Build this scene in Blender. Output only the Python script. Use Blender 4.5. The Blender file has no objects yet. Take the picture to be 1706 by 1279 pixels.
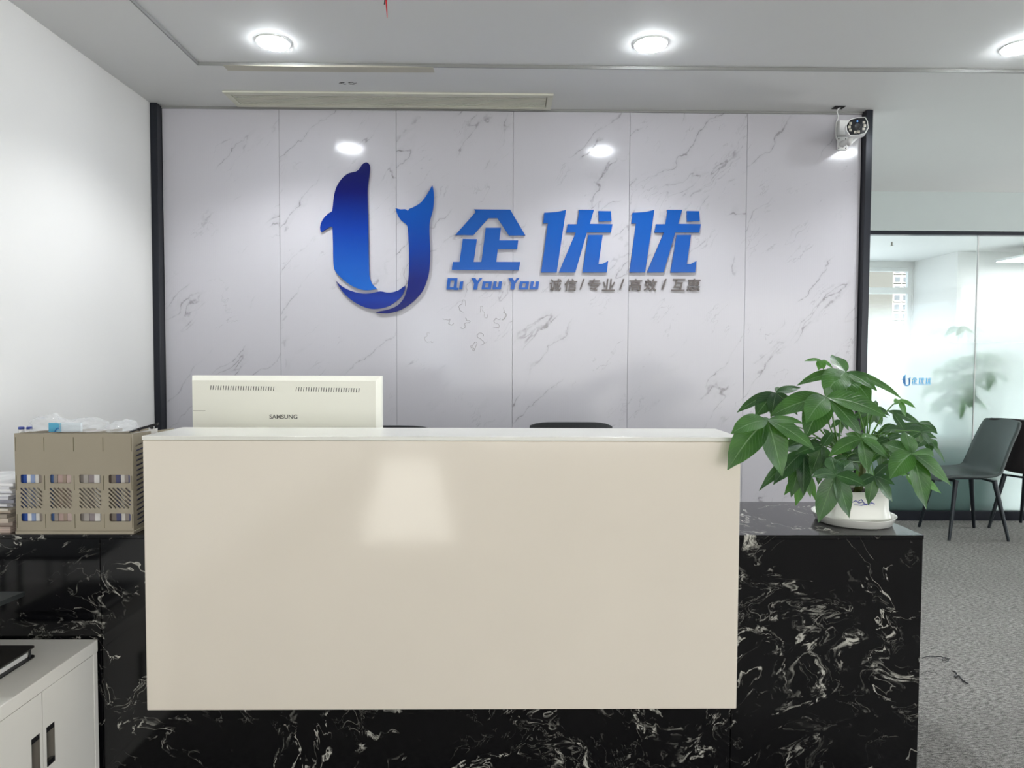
import bpy, bmesh, math, random
from mathutils import Vector, Matrix, noise as mnoise

random.seed(7)
S = bpy.context.scene
COL = S.collection
PI = math.pi

# ------------------------------------------------------------------ camera
IW, IH, FPX = 1706.0, 1279.0, 1130.0
CAM = Vector((0.0, 0.0, 1.25))
YAW, PITCH, ROLL = math.atan(15 / FPX), math.atan(42.5 / FPX), 0.004
CR = Matrix.Rotation(-YAW, 4, 'Z') @ Matrix.Rotation(PI / 2 - PITCH, 4, 'X') @ Matrix.Rotation(ROLL, 4, 'Z')
cd = bpy.data.cameras.new('camera')
cd.sensor_fit = 'HORIZONTAL'; cd.sensor_width = 36.0; cd.lens = FPX / IW * 36.0
cd.clip_start = 0.02; cd.clip_end = 2000
cam = bpy.data.objects.new('camera', cd); COL.objects.link(cam)
cam.matrix_world = Matrix.Translation(CAM) @ CR
S.camera = cam

# ------------------------------------------------------------------ world, sun, window light, exposure
S.view_settings.view_transform = 'Standard'
S.view_settings.look = 'None'
S.view_settings.gamma = 1.0
S.view_settings.exposure = 0.0
S.view_settings.use_curve_mapping = False
w = bpy.data.worlds.new('overcast_sky'); S.world = w; w.use_nodes = True
w.node_tree.nodes['Background'].inputs[0].default_value = (0.86, 0.93, 1.0, 1)
w.node_tree.nodes['Background'].inputs[1].default_value = 2.2

def area(name, loc, aim, sx, sy, power, col=(1, 1, 1)):
    l = bpy.data.lights.new(name, 'AREA'); l.shape = 'RECTANGLE'
    l.size = sx; l.size_y = sy; l.energy = power; l.color = col
    o = bpy.data.objects.new(name, l); COL.objects.link(o)
    o.location = loc
    o.rotation_euler = (Vector(aim) - Vector(loc)).to_track_quat('-Z', 'Z').to_euler()
    return o

sl = bpy.data.lights.new('sun', 'SUN'); sl.energy = 75.0; sl.angle = 0.03; sl.color = (1.0, 0.97, 0.93)
sun = bpy.data.objects.new('sun', sl); COL.objects.link(sun)
sun.location = (-3, -12, 6)
sun.rotation_euler = Vector((0.28, 2.1, -1.0)).to_track_quat('-Z', 'Z').to_euler()
# daylight in the window openings; the wide rear and corridor lights are added fill
RY = -5.2          # rear wall
RX = 8.18          # right wall
area('window_daylight_rear', (-1.25, RY + 0.02, 1.22), (-1.25, 5, 1.22), 0.72, 1.9, 17, (0.93, 0.97, 1.0))
area('window_daylight_blind', (3.75, RY + 0.10, 1.32), (3.75, 5, 1.32), 8.4, 2.2, 225, (1.0, 0.985, 0.96))  # unseen area light added for frontal fill on desk and marble wall
area('window_daylight_right', (RX - 0.03, -0.6, 1.45), (0, -0.6, 1.45), 8.0, 1.9, 245, (0.96, 0.985, 1.0))
area('window_daylight_corridor', (RX - 0.03, 4.8, 0.85), (0, 4.8, 0.85), 0.66, 1.3, 215, (0.96, 0.985, 1.0))  # unseen light added low down to brighten the corridor ceiling
area('window_daylight_office', (3.2, 8.75, 1.5), (3.2, 5, 1.5), 2.6, 1.8, 30, (0.93, 0.98, 1.0))

# ------------------------------------------------------------------ pixel <-> world (photograph taken as 1706x1279)
C3 = CR.to_3x3()
def ray(px, py): return C3 @ Vector(((px - IW / 2) / FPX, -(py - IH / 2) / FPX, -1.0))
def P(px, py, Y):
    d = ray(px, py); return CAM + d * ((Y - CAM.y) / d.y)
def PZ(px, py, Z):
    d = ray(px, py); return CAM + d * ((Z - CAM.z) / d.z)
def PX(px, py, X):
    d = ray(px, py); return CAM + d * ((X - CAM.x) / d.x)

# ------------------------------------------------------------------ materials
def new_mat(name):
    m = bpy.data.materials.new(name); m.use_nodes = True
    nt = m.node_tree; b = nt.nodes['Principled BSDF']
    return m, nt, b
def lin(c):
    if isinstance(c, str):
        c = [int(c[i:i + 2], 16) / 255 for i in (0, 2, 4)]
        c = [x / 12.92 if x <= 0.04045 else ((x + 0.055) / 1.055) ** 2.4 for x in c]
    return (c[0], c[1], c[2], 1)
def plain(name, col, rough=0.5, metal=0.0, coat=0.0, ior=1.45, var=0.04, vscale=6.0, bump=0.0, bscale=200.0):
    m, nt, b = new_mat(name)
    c = lin(col)
    b.inputs['Roughness'].default_value = rough
    b.inputs['Metallic'].default_value = metal
    b.inputs['Coat Weight'].default_value = coat
    b.inputs['IOR'].default_value = ior
    tc = nt.nodes.new('ShaderNodeTexCoord')
    n = nt.nodes.new('ShaderNodeTexNoise'); n.inputs['Scale'].default_value = vscale; n.inputs['Detail'].default_value = 3
    nt.links.new(tc.outputs['Object'], n.inputs['Vector'])
    r = nt.nodes.new('ShaderNodeValToRGB')
    r.color_ramp.elements[0].position = 0.3; r.color_ramp.elements[1].position = 0.7
    r.color_ramp.elements[0].color = (c[0] * (1 - var), c[1] * (1 - var), c[2] * (1 - var), 1)
    r.color_ramp.elements[1].color = (min(1, c[0] * (1 + var)), min(1, c[1] * (1 + var)), min(1, c[2] * (1 + var)), 1)
    nt.links.new(n.outputs['Fac'], r.inputs[0]); nt.links.new(r.outputs[0], b.inputs['Base Color'])
    if bump:
        n2 = nt.nodes.new('ShaderNodeTexNoise'); n2.inputs['Scale'].default_value = bscale
        nt.links.new(tc.outputs['Object'], n2.inputs['Vector'])
        bp = nt.nodes.new('ShaderNodeBump'); bp.inputs['Strength'].default_value = bump; bp.inputs['Distance'].default_value = 0.002
        nt.links.new(n2.outputs['Fac'], bp.inputs['Height']); nt.links.new(bp.outputs[0], b.inputs['Normal'])
    return m
def emit(name, col, strength):
    m, nt, b = new_mat(name)
    b.inputs['Base Color'].default_value = lin(col)
    b.inputs['Emission Color'].default_value = lin(col); b.inputs['Emission Strength'].default_value = strength
    return m
def math_node(nt, op, a, bb=None, clamp=False):
    n = nt.nodes.new('ShaderNodeMath'); n.operation = op; n.use_clamp = clamp
    for i, v in enumerate((a, bb)):
        if v is None: continue
        if isinstance(v, (int, float)): n.inputs[i].default_value = v
        else: nt.links.new(v, n.inputs[i])
    return n.outputs[0]
def noise_node(nt, vec, scale, detail=4, rough=0.55, dist=0.0, out='Fac'):
    n = nt.nodes.new('ShaderNodeTexNoise')
    n.inputs['Scale'].default_value = scale; n.inputs['Detail'].default_value = detail
    n.inputs['Roughness'].default_value = rough; n.inputs['Distortion'].default_value = dist
    nt.links.new(vec, n.inputs['Vector']); return n.outputs[out]
def maprange(nt, v, a, b, c=0.0, d=1.0, smooth=True):
    n = nt.nodes.new('ShaderNodeMapRange'); n.interpolation_type = 'SMOOTHSTEP' if smooth else 'LINEAR'
    nt.links.new(v, n.inputs[0])
    for i, x in enumerate((a, b, c, d)): n.inputs[i + 1].default_value = x
    return n.outputs[0]
def mixrgb(nt, fac, a, b):
    n = nt.nodes.new('ShaderNodeMix'); n.data_type = 'RGBA'
    if isinstance(fac, (int, float)): n.inputs[0].default_value = fac
    else: nt.links.new(fac, n.inputs[0])
    for s, v in ((6, a), (7, b)):
        if isinstance(v, tuple): n.inputs[s].default_value = v
        else: nt.links.new(v, n.inputs[s])
    return n.outputs[2]
def vadd(nt, a, b, scale=1.0):
    s = nt.nodes.new('ShaderNodeVectorMath'); s.operation = 'SCALE'; nt.links.new(b, s.inputs[0]); s.inputs['Scale'].default_value = scale
    n = nt.nodes.new('ShaderNodeVectorMath'); n.operation = 'ADD'; nt.links.new(a, n.inputs[0]); nt.links.new(s.outputs[0], n.inputs[1])
    return n.outputs[0]

def white_marble():
    m, nt, b = new_mat('white_marble_board')
    tc = nt.nodes.new('ShaderNodeTexCoord')
    oi = nt.nodes.new('ShaderNodeObjectInfo')
    mp = nt.nodes.new('ShaderNodeMapping'); mp.vector_type = 'POINT'
    nt.links.new(tc.outputs['Object'], mp.inputs['Vector'])
    off = nt.nodes.new('ShaderNodeCombineXYZ'); nt.links.new(math_node(nt, 'MULTIPLY', oi.outputs['Random'], 37.0), off.inputs[1])
    base = vadd(nt, mp.outputs[0], off.outputs[0], 1.0)
    rot = nt.nodes.new('ShaderNodeMapping'); rot.vector_type = 'TEXTURE'
    rot.inputs['Rotation'].default_value = (0, math.radians(-46), 0)
    nt.links.new(base, rot.inputs['Vector'])
    wob = noise_node(nt, base, 4.5, 4, out='Color')
    wv = vadd(nt, rot.outputs[0], wob, 0.16)
    st = nt.nodes.new('ShaderNodeMapping'); st.inputs['Scale'].default_value = (0.42, 1, 2.2)
    nt.links.new(wv, st.inputs['Vector'])
    n1 = noise_node(nt, st.outputs[0], 2.0, 3, 0.5)
    d1 = math_node(nt, 'ABSOLUTE', math_node(nt, 'SUBTRACT', n1, 0.5))
    l1 = maprange(nt, d1, 0.0005, 0.007, 1.0, 0.0)
    h1 = maprange(nt, d1, 0.0, 0.035, 0.16, 0.0)
    mk = maprange(nt, noise_node(nt, base, 3.4, 3), 0.45, 0.60)
    mk2 = maprange(nt, noise_node(nt, base, 38, 2), 0.35, 0.6, 0.35, 1.0)
    v1 = math_node(nt, 'MULTIPLY', math_node(nt, 'MULTIPLY', math_node(nt, 'MAXIMUM', l1, h1), mk), mk2)
    n2 = noise_node(nt, st.outputs[0], 5.2, 4, 0.6)
    d2 = math_node(nt, 'ABSOLUTE', math_node(nt, 'SUBTRACT', n2, 0.47))
    l2 = maprange(nt, d2, 0.0005, 0.009, 0.38, 0.0)
    mk3 = maprange(nt, noise_node(nt, base, 4.6, 2), 0.52, 0.64)
    v2 = math_node(nt, 'MULTIPLY', l2, mk3)
    v = math_node(nt, 'MULTIPLY', math_node(nt, 'MAXIMUM', v1, v2), 0.62, True)
    col = mixrgb(nt, v, lin('b5b3b8'), lin('5a5655'))
    nt.links.new(col, b.inputs['Base Color'])
    b.inputs['Roughness'].default_value = 0.12
    b.inputs['IOR'].default_value = 1.42
    # fine vertical flutes of the hollow board
    wave = nt.nodes.new('ShaderNodeTexWave'); wave.bands_direction = 'X'; wave.inputs['Scale'].default_value = 32.0
    nt.links.new(tc.outputs['Object'], wave.inputs['Vector'])
    bp = nt.nodes.new('ShaderNodeBump'); bp.inputs['Strength'].default_value = 0.10; bp.inputs['Distance'].default_value = 0.0006
    nt.links.new(wave.outputs['Fac'], bp.inputs['Height']); nt.links.new(bp.outputs[0], b.inputs['Normal'])
    return m

def black_marble():
    m, nt, b = new_mat('black_marble')
    tc = nt.nodes.new('ShaderNodeTexCoord'); base = tc.outputs['Object']
    w1 = noise_node(nt, base, 2.4, 3, 0.55, 0.6, out='Color')
    p1 = vadd(nt, base, w1, 0.55)
    w2 = noise_node(nt, p1, 7.0, 3, 0.6, 0.8, out='Color')
    p2 = vadd(nt, p1, w2, 0.10)
    w3 = noise_node(nt, p2, 28.0, 3, 0.65, out='Color')
    p2 = vadd(nt, p2, w3, 0.022)
    def veins(vec, sc, centre, width, det=5):
        n = noise_node(nt, vec, sc, det, 0.6, 0.5)
        d = math_node(nt, 'ABSOLUTE', math_node(nt, 'SUBTRACT', n, centre))
        return maprange(nt, d, 0.0, width, 1.0, 0.0)
    def contours(vec, sc, k, width, dist):
        n = noise_node(nt, vec, sc, 2, 0.5, dist)
        d = math_node(nt, 'ABSOLUTE', math_node(nt, 'SUBTRACT', math_node(nt, 'FRACT', math_node(nt, 'MULTIPLY', n, k)), 0.5))
        return maprange(nt, d, 0.0, width, 1.0, 0.0)
    mk = maprange(nt, noise_node(nt, p1, 3.1, 3, 0.6), 0.51, 0.64)
    mkb = maprange(nt, noise_node(nt, p1, 4.5, 4, 0.65), 0.49, 0.64)
    mkc = maprange(nt, noise_node(nt, p2, 34.0, 4, 0.7), 0.46, 0.56)
    mkd = maprange(nt, noise_node(nt, p2, 10.0, 3, 0.6), 0.46, 0.62)
    a = math_node(nt, 'MULTIPLY', math_node(nt, 'MULTIPLY', veins(p2, 3.0, 0.50, 0.008), mkd), 0.9)
    c = math_node(nt, 'MULTIPLY', math_node(nt, 'MULTIPLY', contours(p2, 2.6, 11.0, 0.07, 0.9), math_node(nt, 'MULTIPLY', mkb, mkd)), 0.55)
    c2 = math_node(nt, 'MULTIPLY', math_node(nt, 'MULTIPLY', veins(p2, 9.0, 0.47, 0.007), mkb), 0.35)
    heavy = math_node(nt, 'MULTIPLY', math_node(nt, 'MULTIPLY', veins(p2, 4.5, 0.56, 0.030, 9), mk), mkc)
    v = math_node(nt, 'MAXIMUM', math_node(nt, 'MAXIMUM', a, c), math_node(nt, 'MAXIMUM', heavy, c2))
    col = mixrgb(nt, v, lin('08080b'), lin('c9c7bd'))
    nt.links.new(col, b.inputs['Base Color'])
    b.inputs['Roughness'].default_value = 0.12
    b.inputs['IOR'].default_value = 1.5
    return m

def carpet():
    m, nt, b = new_mat('grey_carpet')
    tc = nt.nodes.new('ShaderNodeTexCoord'); base = tc.outputs['Object']
    rot = nt.nodes.new('ShaderNodeMapping'); rot.inputs['Rotation'].default_value = (0, 0, math.radians(25)); rot.inputs['Scale'].default_value = (1.0, 3.0, 1)
    nt.links.new(base, rot.inputs['Vector'])
    n1 = noise_node(nt, rot.outputs[0], 48, 3, 0.7)
    n2 = noise_node(nt, base, 330, 2, 0.6)
    n3 = noise_node(nt, base, 2.5, 3, 0.6)
    v = math_node(nt, 'ADD', math_node(nt, 'MULTIPLY', n1, 0.55), math_node(nt, 'MULTIPLY', n2, 0.45))
    v = maprange(nt, v, 0.38, 0.62)
    col = mixrgb(nt, v, lin('504f4d'), lin('b0ada8'))
    col = mixrgb(nt, maprange(nt, n3, 0.35, 0.7, 0.0, 0.25), col, lin('73716e'))
    nt.links.new(col, b.inputs['Base Color'])
    b.inputs['Roughness'].default_value = 0.95; b.inputs['Specular IOR Level'].default_value = 0.1
    bp = nt.nodes.new('ShaderNodeBump'); bp.inputs['Strength'].default_value = 0.5; bp.inputs['Distance'].default_value = 0.004
    nt.links.new(v, bp.inputs['Height']); nt.links.new(bp.outputs[0], b.inputs['Normal'])
    return m

def leaf_mat(name, dark, light, under):
    m, nt, b = new_mat(name)
    uv = nt.nodes.new('ShaderNodeUVMap'); sep = nt.nodes.new('ShaderNodeSeparateXYZ'); nt.links.new(uv.outputs[0], sep.inputs[0])
    au = math_node(nt, 'ABSOLUTE', math_node(nt, 'SUBTRACT', sep.outputs[0], 0.5))
    mid = maprange(nt, au, 0.008, 0.035, 1.0, 0.0)
    ph = math_node(nt, 'SUBTRACT', math_node(nt, 'MULTIPLY', sep.outputs[1], 13.0), math_node(nt, 'MULTIPLY', au, 7.0))
    fr = math_node(nt, 'ABSOLUTE', math_node(nt, 'SUBTRACT', math_node(nt, 'FRACT', ph), 0.5))
    lat = maprange(nt, fr, 0.40, 0.5, 0.0, 1.0)
    tc = nt.nodes.new('ShaderNodeTexCoord')
    var = maprange(nt, noise_node(nt, tc.outputs['Object'], 14, 2), 0.3, 0.7)
    col = mixrgb(nt, var, lin(dark), lin(light))
    vn = math_node(nt, 'MAXIMUM', math_node(nt, 'MULTIPLY', mid, 0.6), math_node(nt, 'MULTIPLY', lat, 0.22))
    col = mixrgb(nt, vn, col, lin('86a878'))
    geo = nt.nodes.new('ShaderNodeNewGeometry')
    col = mixrgb(nt, math_node(nt, 'MULTIPLY', geo.outputs['Backfacing'], 0.7), col, lin(under))
    nt.links.new(col, b.inputs['Base Color'])
    b.inputs['Roughness'].default_value = 0.34
    bp = nt.nodes.new('ShaderNodeBump'); bp.inputs['Strength'].default_value = 0.35; bp.inputs['Distance'].default_value = 0.003
    nt.links.new(math_node(nt, 'SUBTRACT', 1.0, math_node(nt, 'MAXIMUM', mid, math_node(nt, 'MULTIPLY', lat, 0.6))), bp.inputs['Height'])
    nt.links.new(bp.outputs[0], b.inputs['Normal'])
    tr = nt.nodes.new('ShaderNodeBsdfTranslucent'); tr.inputs[0].default_value = lin('5f9a2e')
    mx = nt.nodes.new('ShaderNodeMixShader'); mx.inputs[0].default_value = 0.18
    nt.links.new(b.outputs[0], mx.inputs[1]); nt.links.new(tr.outputs[0], mx.inputs[2])
    nt.links.new(mx.outputs[0], nt.nodes['Material Output'].inputs[0])
    return m

def frosted_glass():
    m, nt, b = new_mat('frosted_film_glass')
    nt.nodes.remove(b)
    geo = nt.nodes.new('ShaderNodeNewGeometry'); sep = nt.nodes.new('ShaderNodeSeparateXYZ'); nt.links.new(geo.outputs['Position'], sep.inputs[0])
    fac = maprange(nt, sep.outputs[2], 1.12, 1.75, 1.0, 0.0)
    clear = nt.nodes.new('ShaderNodeBsdfTransparent'); clear.inputs[0].default_value = (0.95, 0.98, 0.985, 1)
    gl = nt.nodes.new('ShaderNodeBsdfGlossy'); gl.inputs['Roughness'].default_value = 0.03
    fr = nt.nodes.new('ShaderNodeFresnel'); fr.inputs[0].default_value = 1.4
    m1 = nt.nodes.new('ShaderNodeMixShader'); nt.links.new(fr.outputs[0], m1.inputs[0]); nt.links.new(clear.outputs[0], m1.inputs[1]); nt.links.new(gl.outputs[0], m1.inputs[2])
    rf = nt.nodes.new('ShaderNodeBsdfRefraction'); rf.inputs['IOR'].default_value = 1.35; rf.inputs['Color'].default_value = (0.93, 0.975, 0.97, 1)
    nt.links.new(maprange(nt, sep.outputs[2], 1.1, 1.75, 0.24, 0.08), rf.inputs['Roughness'])
    tl = nt.nodes.new('ShaderNodeBsdfTranslucent'); tl.inputs[0].default_value = (0.90, 0.955, 0.95, 1)
    m2 = nt.nodes.new('ShaderNodeMixShader'); m2.inputs[0].default_value = 0.42
    nt.links.new(rf.outputs[0], m2.inputs[1]); nt.links.new(tl.outputs[0], m2.inputs[2])
    m3 = nt.nodes.new('ShaderNodeMixShader'); nt.links.new(fac, m3.inputs[0]); nt.links.new(m1.outputs[0], m3.inputs[1]); nt.links.new(m2.outputs[0], m3.inputs[2])
    nt.links.new(m3.outputs[0], nt.nodes['Material Output'].inputs[0])
    return m
def clear_glass():
    m, nt, b = new_mat('clear_window_glass'); nt.nodes.remove(b)
    c = nt.nodes.new('ShaderNodeBsdfTransparent'); c.inputs[0].default_value = (0.96, 0.98, 0.98, 1)
    nt.links.new(c.outputs[0], nt.nodes['Material Output'].inputs[0]); return m
def plastic_film():
    m, nt, b = new_mat('clear_plastic_film')
    b.inputs['Base Color'].default_value = (0.9, 0.92, 0.94, 1); b.inputs['Roughness'].default_value = 0.25
    t = nt.nodes.new('ShaderNodeBsdfTransparent'); mx = nt.nodes.new('ShaderNodeMixShader'); mx.inputs[0].default_value = 0.22
    nt.links.new(t.outputs[0], mx.inputs[1]); nt.links.new(b.outputs[0], mx.inputs[2])
    nt.links.new(mx.outputs[0], nt.nodes['Material Output'].inputs[0]); return m
def grad_mat(name, z0, z1, stops):
    """printed colour that runs from the foot of the sign piece (z0) to its top (z1)"""
    m, nt, b = new_mat(name)
    geo = nt.nodes.new('ShaderNodeNewGeometry'); sep = nt.nodes.new('ShaderNodeSeparateXYZ'); nt.links.new(geo.outputs['Position'], sep.inputs[0])
    f = maprange(nt, sep.outputs[2], z0, z1, smooth=False)
    r = nt.nodes.new('ShaderNodeValToRGB'); els = r.color_ramp.elements
    els[0].position, els[0].color = stops[0][0], lin(stops[0][1])
    els[1].position, els[1].color = stops[-1][0], lin(stops[-1][1])
    for p, c in stops[1:-1]:
        e = els.new(p); e.color = lin(c)
    nt.links.new(f, r.inputs[0]); nt.links.new(r.outputs[0], b.inputs['Base Color'])
    b.inputs['Roughness'].default_value = 0.10; b.inputs['Specular IOR Level'].default_value = 0.35
    return m

M = {}
M['wall'] = plain('white_wall_paint', 'dbdad7', 0.6, var=0.012, vscale=2)
M['ceil'] = plain('white_ceiling_paint', 'd4d4d2', 0.7, var=0.012, vscale=1.5)
M['riser'] = plain('grey_shadow_trim', '8d8d8b', 0.5, metal=0.2)
M['marble'] = white_marble()
M['black'] = black_marble()
M['carpet'] = carpet()
M['navy'] = plain('dark_navy_metal', '1b1e26', 0.28, metal=0.3, var=0.05)
M['cream'] = plain('cream_lacquer_panel', 'e8dfd1', 0.10, ior=1.7, var=0.015, vscale=3)
M['creamtop'] = plain('white_lacquer_top', 'e8e7df', 0.2, var=0.01)
M['beige'] = plain('beige_plastic', 'a19886', 0.45, var=0.03, bump=0.1, bscale=600)
M['cab'] = plain('white_powder_coat', 'eeebe4', 0.35, var=0.015)
M['chrome'] = plain('brushed_handle_metal', '9a948a', 0.3, metal=0.85)
M['dark'] = plain('black_plastic', '17171a', 0.45, var=0.08)
M['gap'] = plain('dark_gap', '1c1b1a', 0.8)
M['slot'] = plain('slot_shadow_brown', '6b654f', 0.7)
M['paper'] = plain('white_paper', 'e3e2df', 0.8, var=0.03, vscale=20)
M['vinyl'] = plain('white_seam_strip', 'd4d2d4', 0.3)
M['acrylic_side'] = plain('pale_acrylic_edge', 'dfe6ee', 0.3)
M['blue'] = plain('sign_blue_acrylic', '084e9f', 0.16, var=0.03, vscale=3)
M['slogan'] = plain('dark_grey_brown_acrylic', '5a5351', 0.25, var=0.12, vscale=25)
M['vent'] = plain('cream_vent_metal', 'cfcebf', 0.5)
M['pvc'] = plain('white_plastic', 'e2e2e0', 0.4)
M['porcelain'] = plain('white_glazed_pot', 'e8e8e2', 0.15, var=0.01)
M['glaze'] = plain('blue_glaze_print', '5a5fa6', 0.2, var=0.3, vscale=60)
M['soil'] = plain('dark_soil', '2b2118', 0.95, var=0.4, vscale=60, bump=0.8, bscale=90)
M['stem'] = plain('green_brown_stem', '55602f', 0.6, var=0.25, vscale=30)
M['petiole'] = plain('green_stalk', '4d7a30', 0.5, var=0.15, vscale=30)
M['leaf'] = leaf_mat('leaf_deep_green', '2a5324', '44752f', '56862e')
M['leaf2'] = leaf_mat('leaf_dark_green', '1c4023', '2f5a2a', '456f2a')
M['leaf3'] = leaf_mat('leaf_young_green', '3f7a2a', '5a9438', '72a23c')
M['frost'] = frosted_glass()
M['glass'] = clear_glass()
M['film'] = plastic_film()
M['shell'] = plain('grey_green_leatherette', '47504f', 0.5, var=0.05, bump=0.15, bscale=400)
M['shell_dark'] = plain('brown_black_leatherette', '2f2b2d', 0.5, var=0.05, bump=0.15, bscale=400)
M['legmetal'] = plain('black_steel_leg', '1f252a', 0.35, metal=0.4)
M['fabric'] = plain('black_mesh_fabric', '15171a', 0.7, var=0.1, bump=0.3, bscale=500)

# ------------------------------------------------------------------ object helpers
INV = {}
def thing(name, label, cat, loc=(0, 0, 0), rz=0.0, group=None, kind=None):
    o = bpy.data.objects.new(name, None); COL.objects.link(o)
    o.empty_display_size = 0.05
    o.location = loc; o.rotation_euler = (0, 0, rz)
    INV[o] = (Matrix.Translation(Vector(loc)) @ Matrix.Rotation(rz, 4, 'Z')).inverted()
    tag(o, label, cat, group, kind)
    return o
def tag(o, label=None, cat=None, group=None, kind=None):
    if label: o['label'] = label
    if cat: o['category'] = cat
    if group: o['group'] = group
    if kind: o['kind'] = kind
    return o
def obj(name, me, mats, parent=None, local=False, smooth=False, pivot=None):
    """link a mesh given in world coordinates (or local ones); parts are moved into their thing's frame"""
    if not isinstance(mats, (list, tuple)): mats = [mats]
    o = bpy.data.objects.new(name, me); COL.objects.link(o)
    if len(me.materials) == 0:
        for m in mats: me.materials.append(m)
    if parent is not None:
        o.parent = parent
        if not local: me.transform(INV[parent])
        INV[o] = INV[parent]
    else:
        if pivot is not None:
            me.transform(Matrix.Translation(-Vector(pivot))); o.location = pivot
            INV[o] = Matrix.Translation(-Vector(pivot))
        else:
            INV[o] = Matrix.Identity(4)
    if smooth:
        for p in me.polygons: p.use_smooth = True
    return o

class MB:
    def __init__(s): s.v = []; s.f = []; s.mi = []; s.uv = None
    def add(s, vs, fs, mi=0):
        b = len(s.v); s.v += [tuple(x) for x in vs]
        s.f += [tuple(i + b for i in f) for f in fs]; s.mi += [mi] * len(fs); return s
    def box(s, x0, x1, y0, y1, z0, z1, mi=0):
        vs = [(x0, y0, z0), (x1, y0, z0), (x1, y1, z0), (x0, y1, z0), (x0, y0, z1), (x1, y0, z1), (x1, y1, z1), (x0, y1, z1)]
        return s.add(vs, [(0, 3, 2, 1), (4, 5, 6, 7), (0, 1, 5, 4), (1, 2, 6, 5), (2, 3, 7, 6), (3, 0, 4, 7)], mi)
    def tube(s, pts, r, n=8, mi=0, cap=True):
        pts = [Vector(p) for p in pts]
        rs = r if isinstance(r, (list, tuple)) else [r] * len(pts)
        t0 = (pts[1] - pts[0]).normalized()
        up = Vector((0, 0, 1)) if abs(t0.z) < 0.9 else Vector((1, 0, 0))
        a = t0.cross(up).normalized()
        vs = []
        for i, p in enumerate(pts):
            t = (pts[min(i + 1, len(pts) - 1)] - pts[max(i - 1, 0)]).normalized()
            a = (a - t * a.dot(t)).normalized(); b = t.cross(a)
            for k in range(n):
                an = 2 * PI * k / n
                vs.append(p + (a * math.cos(an) + b * math.sin(an)) * rs[i])
        fs = []
        for i in range(len(pts) - 1):
            for k in range(n):
                k2 = (k + 1) % n
                fs.append((i * n + k, i * n + k2, (i + 1) * n + k2, (i + 1) * n + k))
        if cap:
            fs.append(tuple(range(n - 1, -1, -1))); fs.append(tuple((len(pts) - 1) * n + k for k in range(n)))
        return s.add(vs, fs, mi)
    def lathe(s, prof, n=32, c=(0, 0, 0), sq=0.0, mi=0):
        """prof: (radius, z); sq > 0 pulls the round towards a rounded square"""
        vs = []
        for r, z in prof:
            for k in range(n):
                a = 2 * PI * k / n; ca, sa = math.cos(a), math.sin(a)
                q = 1.0
                if sq: q = 1.0 / ((abs(ca) ** (2 + sq) + abs(sa) ** (2 + sq)) ** (1 / (2 + sq)))
                vs.append((c[0] + r * ca * q, c[1] + r * sa * q, c[2] + z))
        fs = []
        for i in range(len(prof) - 1):
            for k in range(n):
                k2 = (k + 1) % n
                fs.append((i * n + k, i * n + k2, (i + 1) * n + k2, (i + 1) * n + k))
        if prof[0][0] > 1e-4: fs.append(tuple(range(n - 1, -1, -1)))
        if prof[-1][0] > 1e-4: fs.append(tuple((len(prof) - 1) * n + k for k in range(n)))
        return s.add(vs, fs, mi)
    def mesh(s, name, bevel=0.0, seg=2):
        me = bpy.data.meshes.new(name)
        me.from_pydata(s.v, [], s.f)
        for p, i in zip(me.polygons, s.mi): p.material_index = i
        if bevel:
            bm = bmesh.new(); bm.from_mesh(me)
            bmesh.ops.bevel(bm, geom=bm.edges[:], offset=bevel, segments=seg, affect='EDGES', profile=0.5, clamp_overlap=True)
            bm.to_mesh(me); bm.free()
        me.update(); return me
def bx(name, x0, x1, y0, y1, z0, z1, mat, parent=None, bevel=0.0, seg=2, **k):
    return obj(name, MB().box(x0, x1, y0, y1, z0, z1).mesh(name, bevel, seg), mat, parent, **k)
def curve_mesh(cv):
    o = bpy.data.objects.new('tmp', cv); COL.objects.link(o)
    dg = bpy.context.evaluated_depsgraph_get(); dg.update()
    me = bpy.data.meshes.new_from_object(o.evaluated_get(dg), depsgraph=dg)
    bpy.data.objects.remove(o); bpy.data.curves.remove(cv)
    return me
def plate(name, loops, thick):
    """flat plate in local XY with holes, thickness along Z (0..thick)"""
    cv = bpy.data.curves.new(name, 'CURVE'); cv.dimensions = '2D'; cv.fill_mode = 'BOTH'; cv.extrude = thick / 2
    for lp in loops:
        s = cv.splines.new('POLY'); s.points.add(len(lp) - 1); s.use_cyclic_u = True
        for p, q in zip(s.points, lp): p.co = (q[0], q[1], 0, 1)
    me = curve_mesh(cv); me.name = name
    me.transform(Matrix.Translation((0, 0, thick / 2)))
    return me
def smooth_loop(pts, sub=3, corners=()):
    """closed Catmull-Rom through pts; indices in corners stay sharp"""
    n = len(pts); out = []
    for i in range(n):
        p0, p1, p2, p3 = pts[i - 1], pts[i], pts[(i + 1) % n], pts[(i + 2) % n]
        if i in corners: p0 = p1
        if (i + 1) % n in corners: p3 = p2
        for k in range(sub):
            t = k / sub
            q = []
            for a in (0, 1):
                q.append(0.5 * (2 * p1[a] + (p2[a] - p0[a]) * t + (2 * p0[a] - 5 * p1[a] + 4 * p2[a] - p3[a]) * t * t + (3 * p1[a] - p0[a] - 3 * p2[a] + p3[a]) * t ** 3))
            out.append(tuple(q))
    return out
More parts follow.
